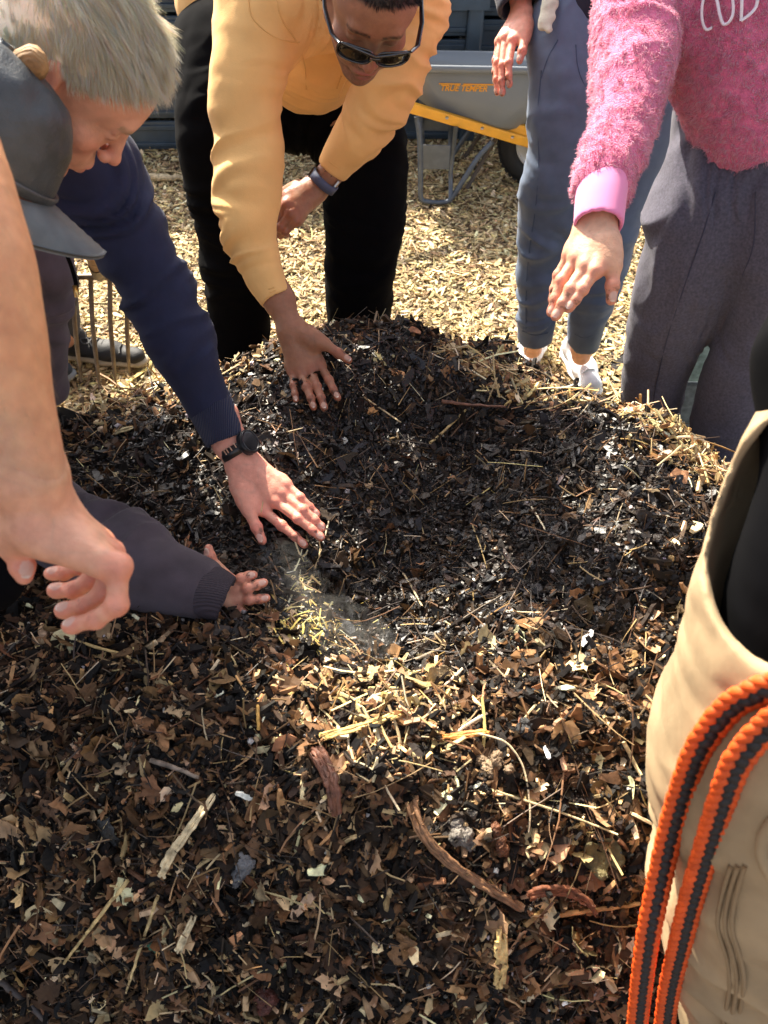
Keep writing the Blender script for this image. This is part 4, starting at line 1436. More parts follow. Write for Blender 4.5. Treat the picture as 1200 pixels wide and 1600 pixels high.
# hair
P_, N_, Q_, r_ = scalp(bv, bf, bH, bB, BHL, 34000, seed=5)
n_ = len(P_)
topm = np.clip((Q_[:, 2] - .045 + np.clip(Q_[:, 1], -.05, .1) * .1) / .035, 0, 1)
fw = (bB @ np.array([0, 1.0, 0])); dn = bB @ np.array([0, 0, -1.0]); sd_ = (bB @ np.array([1.0, 0, 0]))[None] * np.sign(Q_[:, :1])
clump = np.stack([vnoise(Q_ * [95, 45, 95], 40 + i) for i in range(3)], 1)
dr = N_ * (.50 + .12 * topm)[:, None] + fw * .70 + dn * (.35 - .45 * topm)[:, None] + clump * .36 + r_.normal(0, .10, (n_, 3))
cv = fw * .70 + dn * (.45 + .25 * topm)[:, None] + sd_ * .25 * topm[:, None] + clump * .45 + r_.normal(0, .09, (n_, 3)) + N_ * .16
ln = (.013 + .008 * np.clip((Q_[:, 2] - .0) / .05, 0, 1) + .015 * topm) * (1 - .3 * np.clip((Q_[:, 1] - .03) / .04, 0, 1)) * r_.uniform(.65, 1.15, n_)
strands('hair', P_ - N_ * .001, dr, cv, ln, np.full(n_, .00062), pal(n_, [(.98, .87, .68), (.98, .93, .80), (.90, .73, .50), (.97, .88, .72)], [4, 4, 2, 3], .08), M['blondhair'], blond, 6)

# =================================================================== capped person in the faded grey sweatshirt
gd = lambda px, py, r: (W(px, py, surfd(px, py) - r * 1.25 / FPX - .004), r * 1.25 / FPX)
Gs = [gd(30, 765, 66), gd(90, 815, 68), gd(150, 850, 66), gd(220, 888, 60), gd(275, 906, 54), gd(308, 918, 47)]
Gc = [gd(300, 916, 46), gd(328, 925, 41), gd(349, 934, 36)]
hd = 1.262
gh = make_hand(W(352, 940, hd + .004),
    [W(363, 912, hd - .002), W(371, 923, hd - .004), W(374, 937, hd - .003), W(366, 951, hd)],
    [[W(377, 904, hd - .012), W(388, 900, hd - .012), W(397, 898, hd - .010)], [W(388, 919, hd - .018), W(402, 914, hd - .016), W(413, 910, hd - .012)],
     [W(390, 937, hd - .018), W(405, 936, hd - .016), W(417, 934, hd - .012)], [W(378, 957, hd - .014), W(389, 961, hd - .012), W(400, 965, hd - .010)]],
    [W(341, 905, hd), W(333, 885, hd - .005), W(328, 870, hd - .010), W(326, 857, hd - .012)],
    [(W(310, 918, hd), .028), (W(335, 932, hd + .004), .024)], IMG(.1, -.25, 1), SKIN_OLD * [1.05, 1.0, 1.0], fr=.0078, wr=.024, tone=.35)
gH = W(-70, 214, .795) - basis(IMG(.80, .50, -.50), IMG(.42, -.80, .30)) @ np.array([0, .004, .034])
gB = basis(IMG(.80, .50, -.50), IMG(.42, -.80, .30))
gv, gf_, gc, gq = make_head(gH, gB, SKIN_PALE * [1, .8, .7], browc=(.1, .06, .03), sc=.97)
gl_ = lowbody([[(np.array([-.60, .82, .98]), .05), (np.array([-.82, .84, .78]), .11), (np.array([-1.0, .85, .45]), .15)], [(gH + gB @ np.array([0, -.06, -.13]), .05), (np.array([-.58, .82, 1.02]), .05)],
               [(np.array([-.62, .86, .92]), .04), (Gs[0][0], .04), (Gs[-1][0], .026)]], SKIN_PALE)
capman = body_person('person in a dark baseball cap and faded grey sweatshirt reaching across the compost', [gh, (gv, gf_, gc), gl_])
s = SDF(.006, .05)
s.limb(Gs, k=.04)
s.limb([(np.array([-.62, .86, .90]), .085), (np.array([-.78, .84, .66]), .07), (Gs[0][0], Gs[0][1])], k=.04)
s.limb([(np.array([-.55, .80, 1.02]), .10), (np.array([-.72, .92, .85]), .155), (np.array([-.95, .95, .55]), .17)], k=.06)
# the loose hood and front hanging down below the face
s.limb([(W(45, 395, 1.05), .05), (W(62, 470, 1.12), .038), (W(68, 540, 1.20), .034), (W(70, 600, 1.27), .036)], k=.05)
gsw, V, F = garment('sweatshirt', s, segs_of(Gs)[::2] + [((-.6, .86, .95), (-.95, .95, .5))], .020, M['greyp'], capman, freq=26, low=6, seed=33, where=lambda V: near(W(110, 800, 1.2), .16, .55)(V) * cuff_mask([Gs], .07)(V), it=1)
s = SDF(.0035, .01); s.limb(Gc, k=.02); cuff_hollow(s, Gc, .03, .004)
garment('cuff', s, segs_of(Gc), .0015, mat('grey_ribbing', base=(.045, .034, .045), rough=.95, weave=(95, 'Y', 1.0, .3), dist=.002), gsw, freq=24, seed=3)
obj('drawstring', [tube(smooth_path([W(103, 395, 1.0), W(112, 418, 1.02), W(118, 440, 1.03), W(121, 462, 1.035)]), .0028, 8)], M['black'], gsw, smooth=True)
obj('aglet', [tube([W(116.5, 446, 1.028), W(120, 464, 1.035)], .0034, 8)], mat('brass_tip', base=(.6, .42, .15), rough=.35, metal=.9), gsw, smooth=True)
s = SDF(.01, .05)
Lk = [(np.array([-.95, .95, .50]), .15), (np.array([-.78, 1.25, .42]), .10), (np.array([-.80, 1.42, .28]), .07)]
s.limb(Lk)
garment('trousers', s, segs_of(Lk), .005, M['black'], capman, freq=20, seed=5)
_e = S(70, 590)
sneaker(S(118, 596, .02), S(18, 560, .02), upper=(.03, .04, .055), sole=(.25, .27, .28), parent=capman)
# cap: six-panel crown, band and curved brim
M['cap'] = mat('waxed_dark_cap_cloth', base=(.052, .060, .066), rough=.40, bump=(500, .25), bump2=(26, .8), dist=.004, var=.5, varscale=16, spec=.55)
cc = W(-70, 214, .795)
cB = basis(IMG(.80, .50, -.50), IMG(.42, -.80, .30))
CL = lambda x, y, z: cc + cB @ np.array([x, y, z])
nu, nvv = 96, 26
V = []
for j in range(nvv):
    ph = j / (nvv - 1) * math.pi / 2
    for i in range(nu):
        th = 2 * math.pi * i / nu
        d6 = abs(((i / nu * 6) + .5) % 1 - .5)
        sm = -.0022 * math.exp(-(d6 / .025) ** 2) * math.cos(ph)
        rr = 1 + sm * 8
        pz = math.sin(ph) ** .95 * .106 - (0.004 if j == 0 else 0)
        pr = math.cos(ph) ** .55
        V.append(CL(math.cos(th) * .088 * pr * rr, math.sin(th) * .106 * pr * rr + .0, pz))
V = np.array(V)
Nn = nrm(V - cc) if False else (V - (cc + cB @ np.array([0, 0, .02])))
Nn /= np.linalg.norm(Nn, axis=1, keepdims=True)
ph = np.repeat(np.arange(nvv) / (nvv - 1), nu)
V = V + Nn * ((fbm(V * 16, 3, 3) * .0095 + fbm(V * 45, 6, 2) * .003) * np.clip(ph * 2.2 + .1, 0, 1))[:, None]
F = [(j * nu + i, j * nu + (i + 1) % nu, (j + 1) * nu + (i + 1) % nu, (j + 1) * nu + i) for j in range(nvv - 1) for i in range(nu)]
cap = mesh_obj('cap', V, np.array(F), M['cap'], capman)
obj('cap_band', [tube([CL(math.cos(t) * .0885, math.sin(t) * .1065, .002) for t in np.linspace(0, 2 * math.pi, 65)[:-1]], .0032, 8, closed=True, flat=(1, 2.2))], M['cap'], cap, smooth=True)
obj('cap_button', [disc(CL(0, 0, .1045), cB[:, 2], .008, .006, 16)], M['cap'], cap, smooth=True)
V, F = [], []
nx, ny = 33, 15
for side_ in (0, 1):
    for i in range(nx):
        u = i / (nx - 1) * 2 - 1
        a = math.pi / 2 - u * 1.12
        ex, ey = math.cos(a) * .089, math.sin(a) * .107
        ox = u * .088; oy = .101 + .078 * (1 - abs(u) ** 2.6) - .050 * abs(u) ** 3
        for j in range(ny):
            t = j / (ny - 1)
            x = ex * (1 - t) + ox * t; y = ey * (1 - t) + oy * t
            z = -.001 - (x / .085) ** 2 * .040 * (.3 + .7 * t) - t * .010 + .0004 * math.cos(t * 44) + side_ * -.0045
            V.append(CL(x, y, z))
for side_ in (0, 1):
    o_ = side_ * nx * ny
    for i in range(nx - 1):
        for j in range(ny - 1):
            q = (o_ + i * ny + j, o_ + (i + 1) * ny + j, o_ + (i + 1) * ny + j + 1, o_ + i * ny + j + 1)
            F.append(q if side_ else q[::-1])
o_ = nx * ny
for i in range(nx - 1):
    F.append((i * ny + ny - 1, (i + 1) * ny + ny - 1, o_ + (i + 1) * ny + ny - 1, o_ + i * ny + ny - 1))
for i in (0, nx - 1):
    for j in range(ny - 1):
        F.append((i * ny + j, i * ny + j + 1, o_ + i * ny + j + 1, o_ + i * ny + j))
mesh_obj('brim', np.array(V), np.array(F), mat('cap_brim_cloth', base=(.105, .122, .128), rough=.5, bump=(500, .3), bump2=(40, .3), dist=.0012, var=.3, varscale=25), cap)

# =================================================================== bare arm close by
Ba = px_limb([(-240, 60, .66, 105), (-132, 200, .60, 112), (-62, 370, .585, 100), (-30, 520, .595, 97), (2, 640, .61, 80), (40, 740, .63, 62)])
bw = W(62, 800, .645)
ah = make_hand(bw,
    [W(184, 886, .640), W(172, 866, .665), W(158, 850, .69), W(142, 838, .71)],
    [[W(183, 945, .640), W(150, 968, .648), W(108, 978, .655)], [W(164, 925, .668), W(134, 946, .672), W(97, 954, .677)],
     [W(146, 903, .694), W(116, 922, .697), W(84, 922, .700)], [W(128, 884, .715), W(100, 895, .72), W(78, 896, .72)]],
    [W(20, 815, .650), W(20, 850, .655), W(35, 885, .66), W(38, 900, .66)],
    [(Ba[-2][0], Ba[-2][1]), (Ba[-1][0], Ba[-1][1])], IMG(.75, -.45, .50), SKIN_PALE * [.98, .92, .86], fr=.0084, wr=.0285, h=.0013, nails=True, tone=.3, dirt=.0)
s = SDF(.004, .03); s.limb(Ba, k=.03)
V, F = s.mesh(); V = relax(V, F, 1)
x_, y_ = pxof(V)
tanm = np.clip(1 - (y_ - 560) / 260, 0, 1)[:, None]
C = (SKIN_PALE * [.98, .92, .86]) * (1 - tanm) + SKIN_TAN * tanm
C = C * (1 + (.16 * fbm(V * 30, 3, 3) + .10 * fbm(V * 150, 4, 2))[:, None] * np.array([.5, 1.1, 1.2]))
V = V + vnormals(V, F) * (fbm(V * 14, 6, 2) * .0035)[:, None]
hV, hF, hC = ah
x_, y_ = pxof(hV)
tanm = np.clip(1 - (y_ - 560) / 260, 0, 1)[:, None]
hC = hC * (1 - tanm) + (SKIN_TAN * (1 + .10 * fbm(hV * 40, 3, 3))[:, None]) * tanm
tb = lowbody([[(W(-230, 60, .66), .06), (np.array([-.62, .30, 1.50]), .08), (np.array([-.95, .05, 1.35]), .15), (np.array([-1.0, -.02, .85]), .15), (np.array([-1.0, 0, .1]), .06)]], SKIN_TAN)
hd1, hair1 = far_head([-.78, .10, 1.74], [.5, .7, -.45], [-.86, .06, 1.50], SKIN_TAN, (.06, .035, .02))
armp = body_person('person whose bare tanned forearm hangs down with loosely curled fingers', [(hV, hF, hC), (V, F, C), tb, hd1])
hair1(armp)
s = SDF(.012, .06)
Lb = [(np.array([-.50, .36, 1.46]), .085), (np.array([-.66, .26, 1.50]), .11)]
s.limb(Lb); s.limb([(np.array([-.80, .12, 1.45]), .16), (np.array([-.98, .0, 1.2]), .21), (np.array([-1.0, -.02, .85]), .19)])
garment('t_shirt', s, segs_of(Lb), .006, M['black'], armp, freq=16)
s = SDF(.012, .06)
s.limb([(np.array([-.95, 0, .85]), .18), (np.array([-.95, .02, .45]), .11), (np.array([-.95, 0, .06]), .09)])
garment('trousers', s, [((-1, 0, .8), (-.97, 0, .1))], .006, M['jacket'], armp, freq=16)
s = SDF(.006, .03)
s.limb([(np.array([-.95, .05, .95]), .16), (np.array([-.74, .35, .86]), .11), (W(-60, 905, .92), .055), (W(-22, 905, .92), .042), (W(6, 898, .93), .020)])
garment('jacket_hem', s, [(W(-60, 905, .92), W(6, 898, .93))], .003, M['black'], armp, freq=20)
P_, N_ = sample_surface(V, F, 1500, np.random.default_rng(8))
r_ = np.random.default_rng(9); n_ = len(P_)
dd_ = nrm(Ba[-1][0] - Ba[2][0])
strands('arm_hair', P_, N_ * .45 + dd_ + r_.normal(0, .25, (n_, 3)), np.tile(dd_, (n_, 1)), r_.uniform(.006, .012, n_), np.full(n_, .00012), pal(n_, [(.5, .35, .2)], [1], .2), M['hair'], armp, 3)
# =================================================================== slim person in slate trousers behind the heap
bgw = W(815, 20, 1.87)
h1 = make_hand(bgw,
    [W(801, 64, 1.85), W(790, 60, 1.865), W(784, 62, 1.885), W(780, 66, 1.90)],
    [[W(795, 98, 1.845), W(795, 118, 1.85), W(796, 133, 1.86)], [W(785, 102, 1.86), W(784, 126, 1.865), W(785, 146, 1.875)],
     [W(777, 98, 1.885), W(776, 124, 1.89), W(777, 145, 1.90)], [W(774, 94, 1.905), W(773, 112, 1.91), W(774, 130, 1.92)]],
    [W(821, 40, 1.85), W(820, 60, 1.84), W(816, 80, 1.835), W(812, 95, 1.84)],
    [(W(812, -40, 1.87), .030), (W(814, -5, 1.87), .027)], IMG(-.75, -.1, .65), SKIN_ROSY * [1, 1.05, 1.05], fr=.0088, wr=.025)
La = px_limb([(890, 60, 1.90, 66), (884, 130, 1.90, 56), (879, 220, 1.95, 50), (866, 300, 2.04, 52), (848, 380, 2.16, 39), (840, 460, 2.28, 31), (836, 528, 2.40, 27)])
Lb = px_limb([(985, 60, 1.90, 70), (1003, 130, 1.90, 72), (990, 220, 1.97, 58), (955, 320, 2.08, 50), (938, 410, 2.20, 43), (922, 480, 2.32, 32), (911, 538, 2.42, 25)])
lb = lowbody([[(a, r * .7) for a, r in La], [(a, r * .7) for a, r in Lb], px_limb([(940, 40, 1.92, 60), (940, -100, 1.80, 60), (935, -220, 1.72, 60)]),
              [(bgw, .02), (W(800, -80, 1.86), .03), (W(820, -230, 1.75), .04)], px_limb([(836, 510, 2.38, 14), (832, 545, 2.47, 15)]), px_limb([(911, 515, 2.38, 14), (908, 556, 2.46, 15)])], SKIN_PALE, h=.009)
hd2, hair2 = far_head([.47, 2.14, 1.62], [-.2, -.8, -.35], [.49, 2.24, 1.38], SKIN_PALE, (.10, .06, .03))
p_ = body_person('slim person standing in slate blue trousers and white lace up sneakers with one arm hanging', [h1, lb, hd2])
hair2(p_)
s = SDF(.006, .05)
s.limb(La, k=.04); s.limb(Lb, k=.05); s.limb(px_limb([(890, 45, 1.90, 62), (985, 55, 1.92, 66)]), k=.04)
for L_ in (La, Lb): cuff_hollow(s, L_, .03, .005)
tr, V, F = garment('trousers', s, segs_of(La)[::2] + segs_of(Lb)[::2], .018, M['steel'], p_, freq=22, low=5, seed=14,
    where=lambda V: (.35 + .65 * np.maximum(near(W(850, 350, 2.1), .16, .0)(V), near(W(900, 100, 1.9), .16, 0)(V))) * cuff_mask([La, Lb], .05)(V), it=2)
M['steelseam'] = mat('slate_stitching', base=(.05, .08, .15), rough=.8)
for pts in ([(846, 110), (840, 180), (842, 260), (836, 330), (826, 400), (822, 460), (822, 515)], [(872, 62), (856, 90), (846, 122)], [(816, 517), (836, 524), (856, 520)], [(898, 522), (912, 528), (926, 524)], [(900, 70), (904, 110), (922, 150)]):
    seam('stitched_seam', V, F, pts, M['steelseam'], tr)
# jacket
s = SDF(.007, .05)
s.limb(px_limb([(925, 20, 1.90, 86), (930, -80, 1.82, 90), (935, -200, 1.74, 95)]), k=.05)
s.ell(W(930, 125, 1.9), [.3, .3, .07], basis(IMG(1, .30, 0), IMG(-.30, 1, 0)), sub=True, k=.01)
Ja = px_limb([(840, -240, 1.74, 52), (800, -110, 1.84, 42), (806, -40, 1.87, 37), (811, 10, 1.87, 34)])
s.limb(Ja, k=.03); cuff_hollow(s, Ja, .02, .004)
jk, V, F = garment('jacket', s, segs_of(Ja), .008, M['jacket'], p_, freq=18, seed=3, where=cuff_mask([Ja], .05))
# denim tab and pale work gloves tucked at the waist
obj('shirt_tail', [tube(smooth_path([W(846, -10, 1.86), W(843, 12, 1.855), W(838, 40, 1.85)]), [.011] * 17, 10, flat=(1, .3))], M['denim'], jk, smooth=True)
s = SDF(.0025, .006)
for a, b, w_ in (((858, -12), (866, 4), .016), ((855, 12), (862, 26), .014), ((850, 34), (858, 46), .012)):
    s.cone(W(*a, 1.785), W(*b, 1.782), w_, w_ * .75, k=.012, flat=(_F, .6))
s.limb([(W(856, -30, 1.79), .012), (W(853, 10, 1.79), .011), (W(846, 42, 1.79), .010)], flat=(_F, .6))
V, F = s.mesh()
gl = mesh_obj('work_gloves', relax(V, F, 1) + vnormals(V, F) * (fbm(V * 60, 2, 2) * .002)[:, None], F, M['cream'])
tag(gl, 'pale work gloves tucked at the waistband beside the hanging hand', 'gloves')
WH = dict(upper=(.74, .75, .78), sole=(.80, .80, .80))
sneaker(W(812, 572, 2.56) * [1, 1, 0] + [0, 0, .004], W(842, 532, 2.66) * [1, 1, 0] + [0, 0, .004], parent=p_, w_=.05, **WH)
sneaker(W(934, 606, 2.44) * [1, 1, 0] + [0, 0, .004], W(888, 540, 2.64) * [1, 1, 0] + [0, 0, .004], parent=p_, w_=.05, **WH)

# =================================================================== person in the pink fleece
pw = W(934, 334, 1.205)
h2 = make_hand(pw,
    [W(930, 424, 1.175), W(914, 416, 1.185), W(900, 404, 1.20), W(890, 398, 1.215)],
    [[W(910, 452, 1.175), W(899, 468, 1.178), W(888, 482, 1.182)], [W(891, 452, 1.182), W(879, 474, 1.185), W(868, 495, 1.19)],
     [W(877, 438, 1.20), W(868, 466, 1.205), W(861, 489, 1.21)], [W(872, 430, 1.225), W(866, 452, 1.23), W(862, 470, 1.235)]],
    [W(951, 380, 1.185), W(959, 416, 1.178), W(957, 446, 1.18), W(955, 469, 1.185)],
    [(W(940, 280, 1.22), .029), (W(937, 315, 1.21), .027)], IMG(-.28, -.18, .95), SKIN_OLD, fr=.0088, wr=.0265, tone=.32)
Pk = px_limb([(1010, -60, 1.36, 70), (998, 20, 1.33, 64), (989, 110, 1.30, 58), (975, 190, 1.27, 53), (955, 250, 1.245, 48), (941, 290, 1.23, 42)])
Pc = px_limb([(944, 280, 1.222, 39), (938, 312, 1.208, 39), (935, 348, 1.196, 38)])
l1 = px_limb([(1160, 150, 1.50, 100), (1140, 230, 1.52, 84), (1098, 350, 1.56, 84), (1062, 460, 1.66, 72), (1030, 560, 1.79, 52), (1014, 650, 1.93, 46), (1005, 740, 2.08, 47), (1002, 800, 2.18, 46)])
l2 = px_limb([(1215, 170, 1.46, 90), (1215, 300, 1.46, 75), (1206, 400, 1.50, 60), (1186, 500, 1.60, 50), (1150, 600, 1.72, 54), (1134, 690, 1.84, 56), (1124, 760, 1.94, 60), (1118, 830, 2.04, 58)])
lb = lowbody([[(a, r * .66) for a, r in l1], [(a, r * .66) for a, r in l2], px_limb([(1180, 200, 1.48, 80), (1180, 60, 1.42, 80), (1150, -80, 1.36, 80)]), [(a, r * .6) for a, r in Pk]], SKIN_OLD, h=.010)
hd3, hair3 = far_head([.54, 1.50, 1.60], [-.6, -.5, -.4], [.60, 1.60, 1.36], SKIN_OLD, (.25, .2, .16))
pp = body_person('person in a fluffy pink fleece and charcoal flared trousers holding a hand over the heap', [h2, lb, hd3])
hair3(pp)
s = SDF(.0065, .05)
s.limb(l1, k=.04); s.limb(l2, k=.03)
for L_ in (l1, l2): cuff_hollow(s, L_, .04, .006)
pt_, V, F = garment('trousers', s, segs_of(l1)[::2] + segs_of(l2)[::2], .016, M['char'], pp, freq=19, low=5, seed=41, where=lambda V: near(W(1110, 300, 1.5), .22, .3)(V) * cuff_mask([l1, l2], .08)(V), it=2)
M['charseam'] = mat('charcoal_stitching', base=(.04, .04, .07), rough=.9)
for pts in ([(1118, 300), (1100, 360), (1072, 440), (1042, 530), (1022, 620), (1015, 680)], [(1180, 300), (1178, 380), (1160, 430)]):
    seam('stitched_seam', V, F, pts, M['charseam'], pt_)
s = SDF(.005, .05)
s.limb(Pk, k=.04)
s.limb(px_limb([(1186, 190, 1.44, 98), (1172, 130, 1.42, 108), (1150, 20, 1.38, 125), (1130, -80, 1.34, 125)]), k=.04)
s.limb(px_limb([(1230, 200, 1.48, 92), (1240, 60, 1.44, 120)]), k=.05)
fl, fV, fF = garment('fleece_top', s, segs_of(Pk)[::2] + [(W(1180, 200, 1.44), W(1140, -60, 1.35))], .010, M['pinkbase'], pp, freq=16, low=6, seed=17, it=1)
r_ = np.random.default_rng(12)
P_, N_ = sample_surface(fV, fF, 150000, r_)
vis = (N_ @ _F < .35) & inview(P_, 40)
P_, N_ = P_[vis][:80000], N_[vis][:80000]
n_ = len(P_)
cl = np.stack([vnoise(P_ * 120, 60 + i) for i in range(3)], 1)
cl2 = np.stack([vnoise(P_ * 45, 70 + i) for i in range(3)], 1)
dr = N_ * .85 + cl * 1.0 + cl2 * .5 + np.array([0, 0, -.25]) + r_.normal(0, .18, (n_, 3))
strands('fleece_pile', P_ - N_ * .001, dr, cl * 1.2 + cl2 * .8 + np.array([0, 0, -.5]) + N_ * .25, r_.uniform(.005, .010, n_), np.full(n_, .0010),
        pal(n_, [(.95, .46, .58), (.96, .58, .70), (.92, .34, .50)], [3, 2, 1.4], .06), M['fleece'], fl, 3)
s = SDF(.0035, .01); s.limb(Pc, k=.02); cuff_hollow(s, Pc, .02, .004)
garment('cuff', s, segs_of(Pc), .0018, M['pinkrib'], fl, freq=24, seed=3)
# white stitched letters across the chest, their tops out of the picture
def on_fleece(px, py):
    x, y = pxof(fV); N = on_fleece.N
    d = (x - px) ** 2 + (y - py) ** 2 + 1e6 * (N @ _F > -.1)
    j = np.argmin(d)
    dep = (fV[j] - CAM) @ _F
    return W(px, py, dep - .010)
on_fleece.N = vnormals(fV, fF)
C_ = [(1122, -8), (1107, -16), (1098, 4), (1097, 30), (1103, 46), (1113, 43)]
U_ = [(1110, -24), (1120, 0), (1125, 24), (1131, 38), (1141, 32), (1146, 14), (1142, -20)]
D1 = [(1156, -30), (1159, 0), (1158, 32)]
D2 = [(1158, 32), (1172, 22), (1182, 8), (1182, -14), (1168, -32), (1156, -30)]
for L_ in ([C_], [U_], [D1, D2], ):
    obj('stitched_letter', [tube(smooth_path([on_fleece(x, y) for x, y in Q], 5), .0030, 8, flat=(1, .8)) for Q in L_], mat('white_stitching', base=(.80, .74, .80), rough=.7), fl, smooth=True)

# =================================================================== nearest person in khaki overalls
M['khaki'] = mat('khaki_canvas', base=(.37, .265, .15), rough=.92, bump=(60, .3), weave=(230, 'DIAGONAL', .35, .3), bump2=(45, .4), dist=.0022, sheen=.0, var=.22, varscale=13)
M['lining'] = mat('canvas_inside', base=(.46, .38, .26), rough=.95, bump=(500, .3), dist=.001, var=.1)
Hp = [(W(1385, 640, .60), .078), (W(1345, 760, .60), .095), (W(1305, 900, .62), .104), (W(1285, 1080, .68), .127), (W(1262, 1180, .74), .141), (W(1262, 1300, .80), .141), (W(1240, 1440, .90), .138), (W(1215, 1600, 1.02), .125), (W(1180, 1800, 1.18), .10)]
Hp2 = [(Hp[4][0] + np.array([.22, .02, 0]), .15), (Hp[6][0] + np.array([.26, .02, 0]), .12), (Hp[8][0] + np.array([.26, .05, 0]), .09)]
lb = lowbody([[(a, r * .55) for a, r in Hp] + [(np.array([.62, .36, .07]), .05)], [(Hp[0][0], .05), (np.array([.60, .26, 1.42]), .06)], [(a, r * .8) for a, r in Hp2]], SKIN_PALE)
hd4, hair4 = far_head([.56, .30, 1.72], [-.6, .6, -.4], [.60, .26, 1.50], SKIN_PALE, (.08, .045, .02))
po = body_person('person in khaki work overalls standing close with an open side slit over a black shirt', [lb, hd4])
hair4(po)
s = SDF(.0045, .05)
s.limb(Hp, k=.05)
s.limb(Hp2, k=.05)
ax0 = W(1190, 880, .56)
V0 = s.mesh()
s2 = SDF(.0045, .05); s2.ops = list(s.ops)
# hollow inside of the bib, and the curved side opening
s2.limb([(a, r - .009) for a, r in Hp[:3]] + [(Hp[3][0], .088)], k=.002, sub=True)
s2.ell(W(1262, 845, .52), [.13, .062, .112], basis(IMG(1, 0, 0), IMG(-.06, -1, 0)), k=.006, sub=True)
ov, V, F = garment('overalls', s2, segs_of(Hp)[::2], .020, M['khaki'], po, freq=24, low=7, seed=51, where=lambda V: near(W(1130, 1420, .85), .22, .22)(V) * np.clip((.96 - V[:, 2]) / .1, .0, 1), it=1)
s3 = SDF(.008, .04)
s3.limb([(a, r * .74) for a, r in Hp[:4]]); s3.limb([(Hp[0][0], .075), (W(1400, 560, .58), .085), (np.array([.58, .28, 1.36]), .12), (np.array([.62, .26, 1.40]), .11)])
s3.limb([(np.array([.60, .28, 1.38]), .09), (np.array([.84, .26, 1.32]), .075), (np.array([.90, .25, 1.08]), .058), (np.array([.80, .34, .88]), .048)])
garment('shirt', s3, segs_of(Hp[:4]), .006, M['black'], po, freq=15)
_N = vnormals(V, F)
# heavy hem along the opening: follow the rim of the cut
ovV, ovF, ovN = V, F, _N
hem = []
for a_ in np.linspace(1.05 * math.pi, 1.93 * math.pi, 22):
    q = W(1262, 845, .52); f_, u_ = IMG(1, 0, 0), nrm(np.array(IMG(-.06, -1, 0)) - IMG(1, 0, 0) * (IMG(-.06, -1, 0) @ IMG(1, 0, 0)))
    hem.append(q + f_ * .064 * math.cos(a_) + u_ * .114 * math.sin(a_))
rim_px = [pxof(h)for h in hem]
# triple stitched seam and pocket on the thigh
M['seam'] = mat('khaki_seam', base=(.28, .19, .10), rough=.9, bump=(500, .5), dist=.001)
for dx in (0, 11, 22):
    Q = [on_surf(V, F, x + dx, y, .0022, _N, 7) for x, y in ((1142, 1352), (1128, 1400), (1122, 1450), (1136, 1500), (1140, 1545), (1130, 1600), (1126, 1640))]
    o = obj('seam', [tube(smooth_path(Q, 6), .0022, 8)], M['seam'], ov, smooth=True)
Q = [on_surf(V, F, x, y, .001, _N, 10) for x, y in ((1235, 1270), (1205, 1290), (1192, 1320), (1196, 1350), (1215, 1380), (1245, 1392))]
obj('pocket_edge', [tube(smooth_path(Q, 6), .006, 10)], M['khaki'], ov, smooth=True)
Q = [on_surf(V, F, x, y, .0, _N, 10) for x, y in ((1240, 1300), (1222, 1325), (1240, 1365))]
obj('pocket_opening', [tube(smooth_path(Q, 6), .012, 10, flat=(1, .5))], M['black'], ov, smooth=True)
# =================================================================== compost bins behind
M['binplastic'] = mat('recycled_dark_plastic', base=(.030, .050, .072), rough=.5, bump=(40, .3), bump2=(300, .2), dist=.002, var=.25, varscale=12)
M['bingreen'] = mat('recycled_greenish_plastic', base=(.075, .10, .095), rough=.55, bump=(40, .3), bump2=(300, .2), dist=.002, var=.25, varscale=12)


